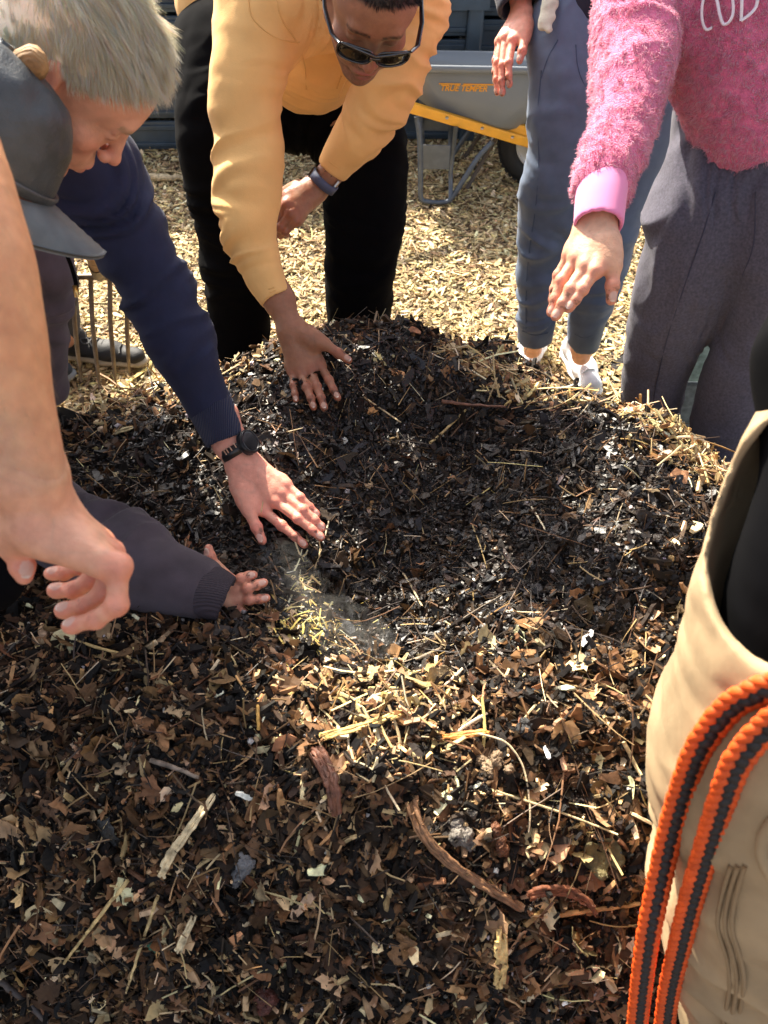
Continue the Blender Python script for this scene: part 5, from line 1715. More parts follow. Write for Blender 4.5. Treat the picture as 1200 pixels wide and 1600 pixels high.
def comp_bin(x, y, rz, wd, h_, mtl, label, slats=4):
    t = empty('compost_bin', (x, y, 0)); t.rotation_euler = (0, 0, rz)
    tag(t, label, 'compost bin', 'dark plastic compost bins along the fence')
    t_ = .02
    sh = h_ / slats
    for name, (cx, cy, dx, dy) in {'front': (0, -wd / 2, wd, t_), 'rear': (0, wd / 2, wd, t_), 'left': (-wd / 2, 0, t_, wd), 'right': (wd / 2, 0, t_, wd)}.items():
        P = []
        for i in range(slats):
            z0 = i * sh
            out = np.array([cx, cy, 0]) / (wd / 2) * .006
            box(P, np.array([cx, cy, z0 + sh * .46]), max(dx - .07, .02) if dx > .1 else dx, max(dy - .07, .02) if dy > .1 else dy, sh * .90)
            box(P, np.array([cx, cy, z0 + sh * .18]) + out * 1.6, max(dx - .075, .018) if dx > .1 else dx, max(dy - .075, .018) if dy > .1 else dy, sh * .13)
            box(P, np.array([cx, cy, z0 + sh * .72]) + out * 1.4, max(dx - .075, .017) if dx > .1 else dx, max(dy - .075, .017) if dy > .1 else dy, sh * .16)
        obj('side_panel', P, mtl, t, bevel=.004)
    for sx in (-1, 1):
        for sy in (-1, 1):
            obj('corner_post', box([], np.array([sx * wd / 2, sy * wd / 2, h_ / 2 - .002]), .075, .075, h_), mtl, t, bevel=.012)
    V, F = [], []
    n = 12
    for i in range(n + 1):
        for j in range(n + 1):
            u, v = i / n * 2 - 1, j / n * 2 - 1
            z = h_ + .012 + .075 * (1 - max(abs(u), abs(v)) ** 1.4) + (.012 if max(abs(u), abs(v)) < .7 else 0)
            V.append((u * (wd / 2 + .05), v * (wd / 2 + .05), z))
    for i in range(n):
        for j in range(n):
            a = i * (n + 1) + j
            F.append((a, a + n + 1, a + n + 2, a + 1))
    P = [(np.array(V), np.array(F))]
    for sx, sy, dx, dy in ((0, -1, wd + .11, .018), (0, 1, wd + .11, .018), (-1, 0, .018, wd + .075), (1, 0, .018, wd + .075)):
        box(P, np.array([sx * (wd / 2 + .05), sy * (wd / 2 + .05), h_ - .012]), dx, dy, .05)
    ld = obj('lid', P, mtl, t, smooth=False)
    P = []
    box(P, np.array([.02, -wd / 2 - .066, h_ - .06]), .09, .016, .028)
    obj('latch', P, M['plblack'], ld, bevel=.004)
    return t


comp_bin(-.92, 4.32, .02, .84, .74, M['binplastic'], 'dark plastic compost bin beyond the blond man, its slatted front reaching the ground', 5)
comp_bin(.02, 4.42, .0, .80, .62, M['binplastic'], 'dark plastic compost bin beyond the mustard top, mostly hidden behind his legs', 4)
comp_bin(.52 + .34, 4.60, -.05, .80, .66, M['binplastic'], 'dark plastic compost bin with peaked lid and latch behind the wheelbarrow tub', 4)
comp_bin(1.75, 4.72, .04, .86, .60, M['bingreen'], 'greenish plastic compost bin behind the hanging hand and slate trousers', 4)

# chain link fence and the greenery beyond
fe = empty('chain_link_fence', (0, 5.6, 0)); tag(fe, 'galvanised chain link fence behind the row of compost bins', 'fence')
V, F, off = [], [], 0
parts = []
pitch = .062
zs = 1.5
for k in range(-60, 60):
    x0 = k * pitch
    for sg in (-1, 1):
        pts = []
        m_ = 24
        for i in range(m_ + 1):
            pts.append((x0 + sg * (pitch / 2) * (1 if i % 2 else 0) + (0 if sg > 0 else 0), .003 * sg * (-1) ** i, .03 + i * (zs / m_)))
        parts.append(tube(pts, .0019, 4))
obj('wire_mesh', parts, mat('galvanised_wire', base=(.55, .56, .55), rough=.4, metal=.8), fe)
for x in (-3, -.6, 1.9, 3.4):
    obj('fence_post', [tube([(x, .03, 0), (x, .03, 1.6)], .024, 12)], mat('galvanised_post', base=(.5, .5, .5), rough=.4, metal=.8), fe, smooth=True)
obj('top_rail', [tube([(-3.7, .03, 1.55), (3.7, .03, 1.55)], .018, 10)], M['metal'], fe, smooth=True)
n_ = 26000
P_ = np.c_[rng.uniform(-4.2, 4.2, n_), rng.uniform(6.1, 7.6, n_), rng.uniform(0, 1, n_) ** .8 * 2.2]
P_[:, 2] *= (.75 + .35 * fbm(P_ * [1.6, 0, 0], 5, 3))
N_ = rng.normal(0, 1, (n_, 3)) + [0, -.6, .8]; N_ /= np.linalg.norm(N_, axis=1, keepdims=True)
hd_ = frags('hedge', [scatter('leaf', P_, N_, rng.lognormal(math.log(.055), .3, n_) , pal(n_, [(.03, .055, .022), (.05, .085, .03), (.02, .03, .018), (.08, .10, .04)], [4, 3, 3, 1], .25), tilt=.5)], M['leaf'])
tag(hd_, 'dark leafy undergrowth beyond the chain link fence', 'undergrowth', kind='stuff')

# =================================================================== wheelbarrow
M['tub'] = mat('grey_tub_plastic', base=(.17, .19, .21), rough=.42, bump=(300, .12), bump2=(15, .1), dist=.001, var=.06, varscale=8)
M['yellow'] = mat('yellow_painted_steel', base=(.78, .36, .018), rough=.38, bump=(40, .1), dist=.001, coat=.2, var=.10, varscale=20)
M['galv'] = mat('galvanised_steel', base=(.10, .12, .15), rough=.5, metal=.3, var=.15, varscale=30)
wbo = np.array([.34, 3.32, 0.0])
wbo[1] = 3.52; wbo[0] = .37
wb = empty('wheelbarrow', wbo); wb.rotation_euler = (0, 0, math.radians(-3)); wb.scale = (1.04, 1, .86)
tag(wb, 'grey tub wheelbarrow with yellow frame resting on the wood chips', 'wheelbarrow')
# local x: towards the wheel, y: away. tub: rounded rectangular rings
def ring(x0, x1, hw, z, rc, tilt=0., n=10):
    P = []
    for cx, cy, a0 in ((x1 - rc, hw - rc, 0), (x0 + rc, hw - rc, 90), (x0 + rc, -hw + rc, 180), (x1 - rc, -hw + rc, 270)):
        for i in range(n + 1):
            a = math.radians(a0 + 90 * i / n)
            x = cx + rc * math.cos(a); y = cy + rc * math.sin(a)
            P.append((x, y, z + tilt * (x - x0)))
    return P
prof = [(.000, -.12, .14, .13, .415, .09, -.30), (.03, -.18, .19, .165, .425, .11, -.29), (.08, -.215, .225, .185, .455, .12, -.27), (.2, -.240, .285, .205, .515, .11, -.16), (.3, -.255, .335, .215, .565, .10, -.07), (.4, -.268, .375, .222, .615, .09, .0)]
rings = [ring(p[1], p[2], p[3], p[4], p[5], p[6]) for p in prof]
lip = [ring(-.268 - a, .375 + a, .222 + a, z, .09 + a) for a, z in ((.010, .618), (.022, .620), (.025, .612), (.025, .592), (.018, .590))]
inner = [ring(-.268 + .008, .375 - .008, .222 - .008, .617, .085)] + [ring(p[1] + .008, p[2] - .008, p[3] - .008, p[4] + .004, max(p[5] - .01, .03), p[6]) for p in prof[::-1][1:]]
seq = inner[::-1] + lip + []
def loft(seq, capfirst=True):
    n = len(seq[0]); V = [p for r in seq for p in r]; F = []
    for j in range(len(seq) - 1):
        for i in range(n):
            k = (i + 1) % n
            F.append((j * n + i, j * n + k, (j + 1) * n + k, (j + 1) * n + i))
    if capfirst:
        V.append(tuple(np.mean(seq[0], 0))); c = len(V) - 1
        for i in range(0, n, 2): F.append((c, (i + 2) % n, (i + 1) % n, i))
    return np.array(V), np.array(F)
tubo = obj('tub', [loft(rings), loft(inner[::-1] + [rings[-1]]), loft([rings[-1]] + lip, False)], M['tub'], wb, smooth=True)
# frame: two rails from the wheel fork back to the handles, wedges and cross braces
def bar(a, b, w1, w2, up=(0, 0, 1)):
    a, b = np.array(a, float), np.array(b, float); f = nrm(b - a); u = nrm(np.array(up) - f * (np.array(up) @ f)); r = np.cross(f, u)
    return box([], (a + b) / 2, np.linalg.norm(b - a), w1, w2, np.stack([f, r, u], 1))[0]
for sy in (-1, 1):
    obj('frame_rail', [bar((.44, sy * .085, .205), (-.42, sy * .235, .535), .028, .046)], M['yellow'], wb, bevel=.004)
    obj('handle_grip', [tube([(-.42, sy * .235, .535), (-.66, sy * .26, .63), (-.76, sy * .265, .67)], [.018, .017, .018], 10)], M['plblack'], wb, smooth=True)
    obj('wedge', [bar((.14, sy * .11, .355), (.34, sy * .10, .285), .03, .055)], M['yellow'], wb, bevel=.004)
    lg = []
    pa = smooth_path([(-.215, sy * .195, .42), (-.20, sy * .205, .32), (-.19, sy * .215, .12), (-.185, sy * .22, .03), (-.155, sy * .22, .012), (-.09, sy * .22, .012), (-.05, sy * .215, .04), (.04, sy * .19, .22), (.10, sy * .17, .30)], 5)
    lg.append(tube(pa, .0115, 10))
    obj('leg', lg, M['galv'], wb, smooth=True)
    obj('leg_brace', [tube([(-.055, sy * .19, .375), (-.065, sy * .21, .16), (-.058, sy * .216, .035)], .010, 8)], M['galv'], wb, smooth=True)
    obj('brace_plate', box([], np.array([-.13, sy * .207, .235]), .115, .004, .12), M['galv'], wb, bevel=.002)
    obj('strut', [tube([(.12, sy * .12, .30), (.01, sy * .17, .06)], .009, 8)], mat('rusty_steel', base=(.10, .08, .065), rough=.7, metal=.4), wb, smooth=True)
obj('cross_brace', [bar((-.195, -.20, .24), (-.195, .20, .24), .004, .06)], M['galv'], wb)
# bolts along the near rail
for t_ in (.12, .30, .45, .62, .80):
    c = np.array([.44, -.085, .205]) * (1 - t_) + np.array([-.42, -.235, .535]) * t_
    obj('rail_bolt', [disc(c + np.array([0, -.013, .008]), (0, -1, 0), .007, .005, 12)], M['metal'], wb, smooth=True)
wh = empty('wheel', (0, 0, 0)); wh.parent = wb; wh.location = (.325, 0, .195 / .86); wh.scale = (1 / 1.04, 1, 1 / .86)
circ = lambda R_, y, n=48: [(R_ * math.cos(t), y, R_ * math.sin(t)) for t in np.linspace(0, 2 * math.pi, n + 1)[:-1]]
ty = tube(circ(.150, 0), .045, 16, closed=True)
tr_ = []
for i in range(44):
    a = 2 * math.pi * i / 44
    for s_ in (-1, 1):
        c = np.array([math.cos(a) * .192, s_ * .016, math.sin(a) * .192]); n2 = np.array([math.cos(a), 0, math.sin(a)]); tg = np.cross(n2, [0, 1, 0])
        box(tr_, c, .014, .026, .008, np.stack([tg, [0, 1, 0], n2], 1))
obj('tyre', [ty], mat('black_rubber', base=(.012, .012, .013), rough=.75, bump=(200, .3)), wh, smooth=True)
obj('tyre_tread', tr_, mat('tread_rubber', base=(.012, .012, .013), rough=.8), wh)
rm = [tube(circ(.112, s_ * .022), .007, 8, closed=True) for s_ in (-1, 1)]
rm.append(loft([circ(.112, -.02), circ(.094, -.008), circ(.060, -.018), circ(.034, -.020)], False))
rm.append(loft([circ(.112, .02), circ(.094, .008), circ(.060, .018), circ(.034, .020)], False))
obj('rim', rm, mat('grey_wheel_rim', base=(.42, .43, .45), rough=.4, metal=.4), wh, smooth=True)
obj('hub', [tube([(0, -.06, 0), (0, .06, 0)], [.026, .026], 20), tube([(0, -.10, 0), (0, .10, 0)], .008, 10)], M['galv'], wh, smooth=True)
# lettering on the tub
def text_obj(name, body, size, mtl, parent, M4, ext=.0006, shear=.25):
    cu = bpy.data.curves.new(name, 'FONT'); cu.body = body; cu.size = size; cu.extrude = ext; cu.shear = shear; cu.align_x = 'CENTER'; cu.offset = size * .018
    cu.space_character = .96
    o = bpy.data.objects.new(name, cu); COL.objects.link(o)
    dg = bpy.context.evaluated_depsgraph_get()
    me = bpy.data.meshes.new_from_object(o.evaluated_get(dg))
    bpy.data.objects.remove(o, do_unlink=True)
    o = bpy.data.objects.new(name, me); COL.objects.link(o)
    me.materials.clear(); me.materials.append(mtl)
    o.matrix_world = M4
    o.parent = parent
    return o
M['letter'] = mat('orange_lettering', base=(.80, .34, .02), rough=.5)
zc = .440
yo = -.2925 - .004
def side_mat(x, z):
    # the tub wall leans outwards towards its top
    sl = math.atan2(.222 - .205, .615 - .49)
    y = -(.205 + (z - .49) / (.615 - .49) * .017) - .0035
    return Matrix.Translation((x, y, z)) @ Matrix.Rotation(math.pi / 2 + sl, 4, 'X')
lt = text_obj('lettering', 'TRUE TEMPER', .036, M['letter'], tubo, side_mat(-.034, .512), ext=.0008)
lt.scale = (.86, 1, 1)
obj('lettering_bar', box([], np.array([-.089, -.2155, .5412]), .085, .003, .0055), M['letter'], tubo)
obj('lettering_bar', box([], np.array([.023, -.2155, .5412]), .118, .003, .0055), M['letter'], tubo)
tubo.rotation_euler = (math.radians(-12), 0, 0)
tubo.location = (0, -.055, -.022)

# =================================================================== galvanised tub behind the flared trousers
gt = empty('galvanised_container', W(1120, 640, 2.30) * [1, 1, 0]); tag(gt, 'weathered galvanised metal container standing behind the charcoal trousers', 'metal container')
mg = mat('weathered_zinc', base=(.24, .28, .27), rough=.55, metal=.35, var=.45, varscale=45, bump=(60, .2))
P = []
box(P, np.array([.0, -.15, .16]), .46, .008, .32); box(P, np.array([.0, .15, .16]), .46, .008, .32); box(P, np.array([-.226, 0, .16]), .008, .292, .32); box(P, np.array([.226, 0, .16]), .008, .292, .32); box(P, np.array([0, 0, .008]), .44, .288, .008)
obj('body', P, mg, gt)
obj('rolled_rim', [tube([(-.23, -.154, .32), (.23, -.154, .32), (.23, .154, .32), (-.23, .154, .32)], .007, 8, closed=True)], mg, gt, smooth=True)

# =================================================================== garden fork leaning at the heap
M['wood'] = mat('worn_handle_wood', base=(.33, .20, .10), rough=.65, weave=(22, 'X', .6, 7.0), dist=.002, var=.35, varscale=30)
M['forksteel'] = mat('rusty_fork_steel', base=(.20, .155, .11), rough=.55, metal=.35, bump=(200, .4), dist=.001, var=.3, varscale=40)
ftop = W(30, 100, .92)
fs = W(156, 432, 2.30)
fk = empty('garden_fork', (0, 0, 0)); tag(fk, 'four tined garden fork with a worn wooden handle standing in the straw', 'garden fork')
dF = nrm(fs - ftop)
obj('handle', [tube([ftop, ftop + dF * .03, ftop + dF * .3, fs - dF * .16, fs - dF * .05], [.015, .0185, .0175, .0175, .0165], 16)], M['wood'], fk, smooth=True)
obj('socket', [tube([fs - dF * .17, fs - dF * .06, fs - dF * .005, fs + dF * .01], [.0205, .021, .017, .014], 14)], M['forksteel'], fk, smooth=True)
sdr = nrm(_R - dF * (_R @ dF) + np.array([0, -.08, .10]))
parts = []
for off, (ex, ey) in ((-.082, (127, 596)), (-.030, (156, 606)), (.026, (181, 600)), (.080, (202, 586))):
    e_ = S(ex, ey, 0); mid = fs + dF * .05 + sdr * off; 
    pa = smooth_path([fs + dF * .005 + sdr * off * .2, fs + dF * (.012 + .010 * (abs(off) < .05)) + sdr * off * .8, mid, mid * .6 + e_ * .4 + np.array([0, -.02, 0]), e_], 6)
    parts.append(tube(pa, list(np.interp(np.linspace(0, 1, len(pa)), [0, .3, .85, 1], [.0095, .0085, .0075, .004])), 8))
for pa in parts: obj('tine', [pa], M['forksteel'], fk, smooth=True)

# =================================================================== braided lanyard
def braid(path, r, pitch, c0, phase, name):
    P = smooth_path(path, 14)
    seg = np.linalg.norm(np.diff(P, axis=0), axis=1); L = np.concatenate([[0], np.cumsum(seg)])
    nI = int(L[-1] / (pitch * .125)); s_ = np.linspace(0, L[-1], nI)
    Q = np.stack([np.interp(s_, L, P[:, i]) for i in range(3)], 1)
    T = np.gradient(Q, axis=0); T /= np.linalg.norm(T, axis=1, keepdims=True)
    out = {0: [], 1: []}
    a = np.cross(T, -_F); a /= np.linalg.norm(a, axis=1, keepdims=True); b = np.cross(T, a)
    # flat braid: four cords weaving, the two outer columns orange and the middle one black
    for col, offs in ((0, (-1.0,)), (1, (0,)), (0, (1.0,))):
        k = 0
        for s0 in np.arange(0, L[-1], pitch * .62):
            for of in offs:
                ph = .31 * pitch if of == 0 else 0
                c = s0 + ph
                if c > L[-1] - pitch: continue
                mid = np.array([np.interp(c, s_, Q[:, i]) for i in range(3)])
                t = nrm([np.interp(c, s_, T[:, i]) for i in range(3)]); aa = nrm([np.interp(c, s_, a[:, i]) for i in range(3)]); bb = np.cross(t, aa)
                slant = (-.45 if of < 0 else .45 if of > 0 else (.5 if k % 2 else -.5))
                d = nrm(t + aa * slant)
                ce = mid + aa * of * r * .72 - bb * (0 if of else r * .15) * 0
                pts = [ce + d * q * pitch * (.56 + .06 * math.sin(k * 2.3)) - _F * r * .35 * math.cos(q * 1.5) for q in (-1, -.6, 0, .6, 1)]
                out[col].append(tube(pts, [r * .16, r * .46, r * .56, r * .46, r * .16] if of else [r * .22, r * .62, r * .74, r * .62, r * .22], 8))
                k += 1
    return out
cord = {0: [], 1: []}
def drape(px):
    P = []
    for x, y in px:
        q = on_surf(ovV, ovF, max(x, np.interp(y, [1060, 1200, 1300, 1440, 1650], [1080, 1040, 1050, 1062, 1085])), y, 0, ovN, 8)
        P.append(W(x, y, (q - CAM) @ _F - .016))
    d = np.array([(p - CAM) @ _F for p in P])
    for _ in range(2): d[1:-1] = (d[:-2] + 2 * d[1:-1] + d[2:]) / 4
    return [W(x, y, dd) for (x, y), dd in zip(px, d)]
la_ = braid(drape([(1225, 1068), (1180, 1082), (1135, 1108), (1092, 1165), (1068, 1225), (1046, 1300), (1028, 1380), (1012, 1460), (1001, 1540), (992, 1625)]), .0098, .0185, 0, 0, 'x')
lb_ = braid(drape([(1235, 1105), (1190, 1140), (1150, 1190), (1126, 1250), (1104, 1320), (1080, 1400), (1060, 1480), (1044, 1550), (1034, 1630)]), .0098, .0185, 0, 0, 'x')
ly = empty('braided_lanyard', W(1100, 1300, .52)); tag(ly, 'orange and black braided lanyard hanging in a double strand over the khaki overalls', 'lanyard')
M['ocord'] = mat('orange_cord', base=(.72, .085, .006), rough=.6, bump=(900, .8), dist=.0009, sheen=.0, var=.22, varscale=60)
M['kcord'] = mat('black_cord', base=(.012, .010, .012), rough=.6, bump=(900, .5), dist=.0006)
for nm_, k in (('orange_cord', 0), ('black_cord', 1)):
    for src in (la_, lb_):
        o = obj(nm_, src[k], M['ocord' if k == 0 else 'kcord'], None, smooth=True)
        adopt(o, ly)
# =================================================================== single pieces lying on the heap that stand out
def lay(pts, lift=.006):
    out = []
    for p in pts:
        l = p[2] if len(p) > 2 else lift
        out.append(S(p[0], p[1], l))
    return smooth_path(out, 6)


def stick(name, label, cat, pts, r, col, lift=.010, flat=None, group=None, rough=.6, knots=True, taper=.5, wv=None):
    Q = lay(pts, lift)
    k = np.linspace(0, 1, len(Q))
    rr = np.random.default_rng(int(pts[0][0] * 7 + pts[0][1]))
    parts = []
    if cat in ('bark strip', 'wood sliver') or (cat == 'stalk' and r > .004):
        nf = 9 if cat == 'bark strip' else 5
        T = np.gradient(Q, axis=0); T /= np.linalg.norm(T, axis=1, keepdims=True)
        side = np.cross(T, gnorm(Q[:, 0], Q[:, 1])); side /= np.linalg.norm(side, axis=1, keepdims=True)
        for i in range(nf):
            o = (i / (nf - 1) - .5) * 2 * r * .78
            i0 = rr.integers(0, max(1, len(Q) // 4)); i1 = len(Q) - rr.integers(0, max(1, len(Q) // 4))
            j = np.arange(i0, i1)
            if len(j) < 3: j = np.arange(len(Q))
            P_ = Q[j] + side[j] * (o * (1 - taper * .6 * k[j]))[:, None] + rr.normal(0, r * .10, (len(j), 3)) + np.array([0, 0, 1]) * rr.uniform(-.15, .15) * r
            parts.append(tube(P_, r * rr.uniform(.22, .42) * (1 - .5 * taper * k[j]) + .0003, 6, flat=(1, .7)))
    else:
        rad = r * (1 - taper * k) * (1 + .16 * vnoise(Q * 160, 3)) + .0002
        if knots: rad *= 1 + .25 * np.clip(vnoise(Q * 60, 9) - .5, 0, 1)
        Q = Q + rr.normal(0, r * .12, Q.shape)
        parts.append(tube(Q, rad, 8, flat=flat))
    m = mat(name + '_surface', base=tuple(np.array(col) * .85), rough=rough, bump=(250, .7), dist=.0015, var=.5, varscale=90)
    o = obj(name, parts, m, None, smooth=True)
    return tag(o, label, cat, group)


ST, TW = (.66, .48, .20), (.10, .065, .04)
stick('straw_stalk', 'thick golden stalk in the sunlit patch below the hollow', 'stalk', [(500, 1152), (560, 1136), (610, 1120), (656, 1106)], .0052, (.74, .50, .17), .016, flat=(1, .6), taper=.35)
stick('twig', 'curved grey twig arching over the steaming hollow', 'twig', [(540, 1072), (590, 1052), (640, 1034), (692, 1012)], .0062, (.19, .14, .09), .018, taper=.5)
stick('wood_sliver', 'short bright orange sliver right of the sunlit stalk', 'wood sliver', [(692, 1152), (730, 1147), (764, 1143)], .0048, (.62, .26, .06), .014, flat=(1, .45), taper=.2)
stick('bark_strip', 'reddish brown bark strip standing below the sunlit patch', 'bark strip', [(490, 1170), (508, 1200), (520, 1235), (524, 1275)], .0105, (.17, .065, .035), .020, flat=(1, .5), taper=.45)
stick('bark_strip', 'long brown bark strip with a pale snapped end pointing to the bottom centre', 'bark strip', [(640, 1245), (660, 1300), (700, 1345), (760, 1385), (818, 1420)], .0075, (.22, .11, .05), .022, flat=(1, .6), taper=.6)
stick('wood_sliver', 'pale yellow splinter standing upright near the bottom centre', 'wood sliver', [(781, 1452), (784, 1490), (783, 1520), (780, 1545)], .0078, (.72, .50, .20), .022, flat=(1, .4), taper=.2)
stick('bark_strip', 'arched red brown fibrous bark loop beside the upright pale splinter', 'bark strip', [(800, 1412), (840, 1394), (885, 1392), (915, 1408), (932, 1430)], .0070, (.16, .055, .025), .022, taper=.3, flat=(1, .5))
stick('straw_stalk', 'long thin pale stalk slanting at the lower edge towards the blond straw fork', 'stalk', [(200, 1375), (165, 1420), (130, 1465), (100, 1505)], .0028, (.68, .50, .22), .018, taper=.4)
stick('straw_stalk', 'slim golden stem standing parallel right of the long slanting stalk', 'stalk', [(246, 1400), (230, 1450), (213, 1500), (197, 1552)], .0025, (.70, .52, .24), .018, taper=.4)
stick('straw_stalk', 'broad splintered cream stalk pointing up from the lower heap', 'stalk', [(250, 1370), (268, 1335), (300, 1290), (335, 1240)], .0062, (.74, .60, .36), .020, flat=(1, .45), taper=.3)
stick('straw_stalk', 'pale stalk with a fold low on the heap near the green scrap', 'stalk', [(277, 1490), (290, 1460), (305, 1430)], .0045, (.75, .62, .38), .016, flat=(1, .5), taper=.2)
stick('straw_stalk', 'long thin straw lying across from the bare fist towards the sunlit patch', 'stalk', [(80, 985), (140, 1008), (205, 1028), (270, 1070)], .0024, (.60, .42, .17), .012, taper=.2)
stick('twig', 'grey barkless twig lying under the long thin straw', 'twig', [(215, 1182), (260, 1195), (310, 1215)], .0040, (.26, .20, .15), .012, taper=.4)
stick('twig', 'dark twig leaving the picture at the lower left corner', 'twig', [(0, 1532), (35, 1560), (80, 1600)], .0048, (.07, .055, .05), .016, taper=.2)
stick('straw_stalk', 'bent yellow straw in the dark wall of the dug hollow', 'stalk', [(672, 692), (700, 668), (728, 640)], .0030, (.62, .45, .20), .010, taper=.3)
stick('twig', 'reddish root like twig below the rim of the hollow', 'twig', [(690, 627), (730, 632), (790, 636)], .0042, (.19, .085, .05), .014, taper=.6)
stick('straw_stalk', 'thin straw near the fingertips of the brown hand', 'stalk', [(568, 620), (597, 640), (626, 660)], .0018, (.60, .46, .26), .010, taper=.2)
stick('straw_stalk', 'fine straw hanging at the middle of the dark slope', 'stalk', [(820, 778), (836, 800), (852, 828)], .0020, (.72, .62, .42), .010, taper=.3)
stick('straw_stalk', 'thin straw leaning over the dark crumbs beside the steam', 'stalk', [(630, 896), (646, 922), (660, 948)], .0020, (.60, .48, .28), .010, taper=.2)
stick('straw_stalk', 'hair thin pale straw crossing below the red brown chunk', 'stalk', [(775, 1236), (830, 1254), (900, 1278), (965, 1304)], .0016, (.70, .56, .30), .018, taper=.3)
stick('straw_stalk', 'pair of pale rootlets drooping right of the orange sliver', 'stalk', [(745, 1146), (790, 1160), (818, 1200), (828, 1260), (826, 1300)], .0013, (.66, .54, .34), .020, taper=.3)
stick('straw_stalk', 'golden stalk running under the orange lanyard', 'stalk', [(872, 1430), (930, 1422), (1000, 1412)], .0034, (.50, .27, .10), .016, taper=.3)
stick('straw_stalk', 'straight stalk left of the khaki thigh', 'stalk', [(975, 1160), (995, 1200), (1022, 1245), (1034, 1282)], .0030, (.66, .50, .26), .014, taper=.3)
stick('twig', 'bare twig propped on the sunlit right crest against the charcoal trousers', 'twig', [(1098, 752, .01), (1118, 716, .05), (1136, 680, .10), (1158, 640, .16)], .0030, (.42, .33, .22), .0, taper=.6)
stick('straw_stalk', 'short thick pale straw end sticking out of the right crest', 'stalk', [(1042, 676, .01), (1065, 660, .04), (1086, 645, .07)], .0034, (.78, .68, .46), .0, taper=.1, flat=(1, .6))
stick('straw_stalk', 'second broken pale straw sticking out just beside the thick straw end', 'stalk', [(1060, 690, .01), (1082, 677, .03), (1107, 665, .06)], .0034, (.70, .58, .40), .0, taper=.1, flat=(1, .6))
stick('straw_stalk', 'tilted straw tip low on the sunlit crest before the trouser hem', 'stalk', [(1068, 706, .01), (1085, 696, .03), (1100, 686, .05)], .0024, (.74, .58, .34), .0, taper=.2)
stick('straw_stalk', 'bright yellow flat straw near the fork tines', 'stalk', [(198, 598), (216, 585), (236, 572)], .0055, (.80, .60, .16), .014, flat=(1, .4), taper=.2)
stick('straw_stalk', 'yellow straw crossing under the bright flat one near the fork', 'stalk', [(200, 600), (220, 612), (240, 622)], .0045, (.80, .62, .20), .012, flat=(1, .5), taper=.2)
stick('twig', 'brown bark twig leaning out of the straw below the fork tines', 'twig', [(150, 582), (172, 594), (196, 612)], .0050, (.34, .17, .06), .016, taper=.5)
stick('straw_stalk', 'grey straw bundle piece lying under the navy sleeve', 'stalk', [(178, 676), (200, 670), (222, 664)], .0050, (.45, .36, .18), .012, flat=(1, .5), taper=.3)
stick('straw_stalk', 'thin light straw between the two reaching hands', 'stalk', [(508, 838), (512, 820), (516, 803)], .0016, (.66, .54, .34), .010, taper=.2)
stick('straw_stalk', 'short upright straw stub left of the glowing straw', 'stalk', [(403, 1092), (403, 1116), (404, 1140)], .0024, (.70, .40, .10), .014, taper=.1)
stick('twig', 'pale branch lying on the wood chips beyond the navy sleeve', 'twig', [(205, 272), (235, 276), (272, 278), (300, 273)], .018, (.62, .48, .28), .02, taper=.4)


def piece(name, label, cat, px, py, size, col, seed, kind='leaf', lift=.016, tilt=(0, 0), sheen=.6, nrm_=None, squash=(1, 1)):
    """one larger leaf, bark chunk or crust, a closed thin curled solid"""
    r = np.random.default_rng(seed)
    size = size * (.8 if kind == 'leaf' else .62)
    lift = lift * .6
    c = S(px, py, lift)
    n = gnorm(c[0], c[1])[0] if nrm_ is None else np.array(nrm_)
    n = nrm(n + r.normal(0, .28, 3))
    R = rotm(n[None], np.array([r.uniform(0, 6.28)]))[0]
    if kind == 'leaf':
        nu, nv = 26, 9
        ph = r.uniform(0, 6, 4); V = []
        for side_ in (1, -1):
            for i in range(nu):
                u = i / (nu - 1) * 2 - 1
                wd = (1 - abs(u) ** 2.4) ** .62 * .40 * (1 + .22 * math.sin(u * 7 + ph[0]) + .12 * math.sin(u * 15 + ph[1])) + .015
                for j in range(nv):
                    v = j / (nv - 1) * 2 - 1
                    x = u * .5 + .05 * abs(v) ** 2 * math.sin(u * 11 + ph[2]); y = v * wd * squash[1]
                    z = .9 * y * y * math.sin(ph[3]) + .16 * math.sin(u * 2.5 + ph[2]) * u - .10 * abs(y) + .02 * math.sin(v * 9 + u * 14)
                    V.append((x * squash[0], y, z + side_ * .006))
        F = []
        for s_ in (0, 1):
            o_ = s_ * nu * nv
            for i in range(nu - 1):
                for j in range(nv - 1):
                    q = (o_ + i * nv + j, o_ + (i + 1) * nv + j, o_ + (i + 1) * nv + j + 1, o_ + i * nv + j + 1)
                    F.append(q if s_ == 0 else q[::-1])
        o_ = nu * nv
        rim_ = [(i * nv) for i in range(nu)] + [(nu - 1) * nv + j for j in range(1, nv)] + [i * nv + nv - 1 for i in range(nu - 2, -1, -1)] + [j for j in range(nv - 2, 0, -1)]
        for a, b in zip(rim_, rim_[1:] + rim_[:1]): F.append((a, a + o_, b + o_, b))
        V = np.array(V) * size
        V[:, 2] += fbm(V * 60 / 1 + seed, seed, 2) * size * .03
        V = V @ R.T + c
        F = np.array(F)
    else:
        s = SDF(size * .035, size * .12)
        for _ in range(7):
            q = R @ (r.normal(0, 1, 3) * [.26, .16, .06] * size)
            s.ell(c + q, np.abs(r.normal(.16, .05, 3)) * size + .05 * size, R, k=size * .1)
        V, F = s.mesh()
        V = V + vnormals(V, F) * ((fbm(V / size * 7, seed, 3) * .085 + fbm(V / size * 22, seed, 2) * .07) * size)[:, None]
    m = mat(name + '_surface', base=tuple(np.array(col) * (.62 if kind == 'leaf' else .42)), rough=sheen, bump=(160, .9), bump2=(500, .6), dist=.003, var=.6, varscale=70)
    return tag(mesh_obj(name, V, F, m), label, cat)


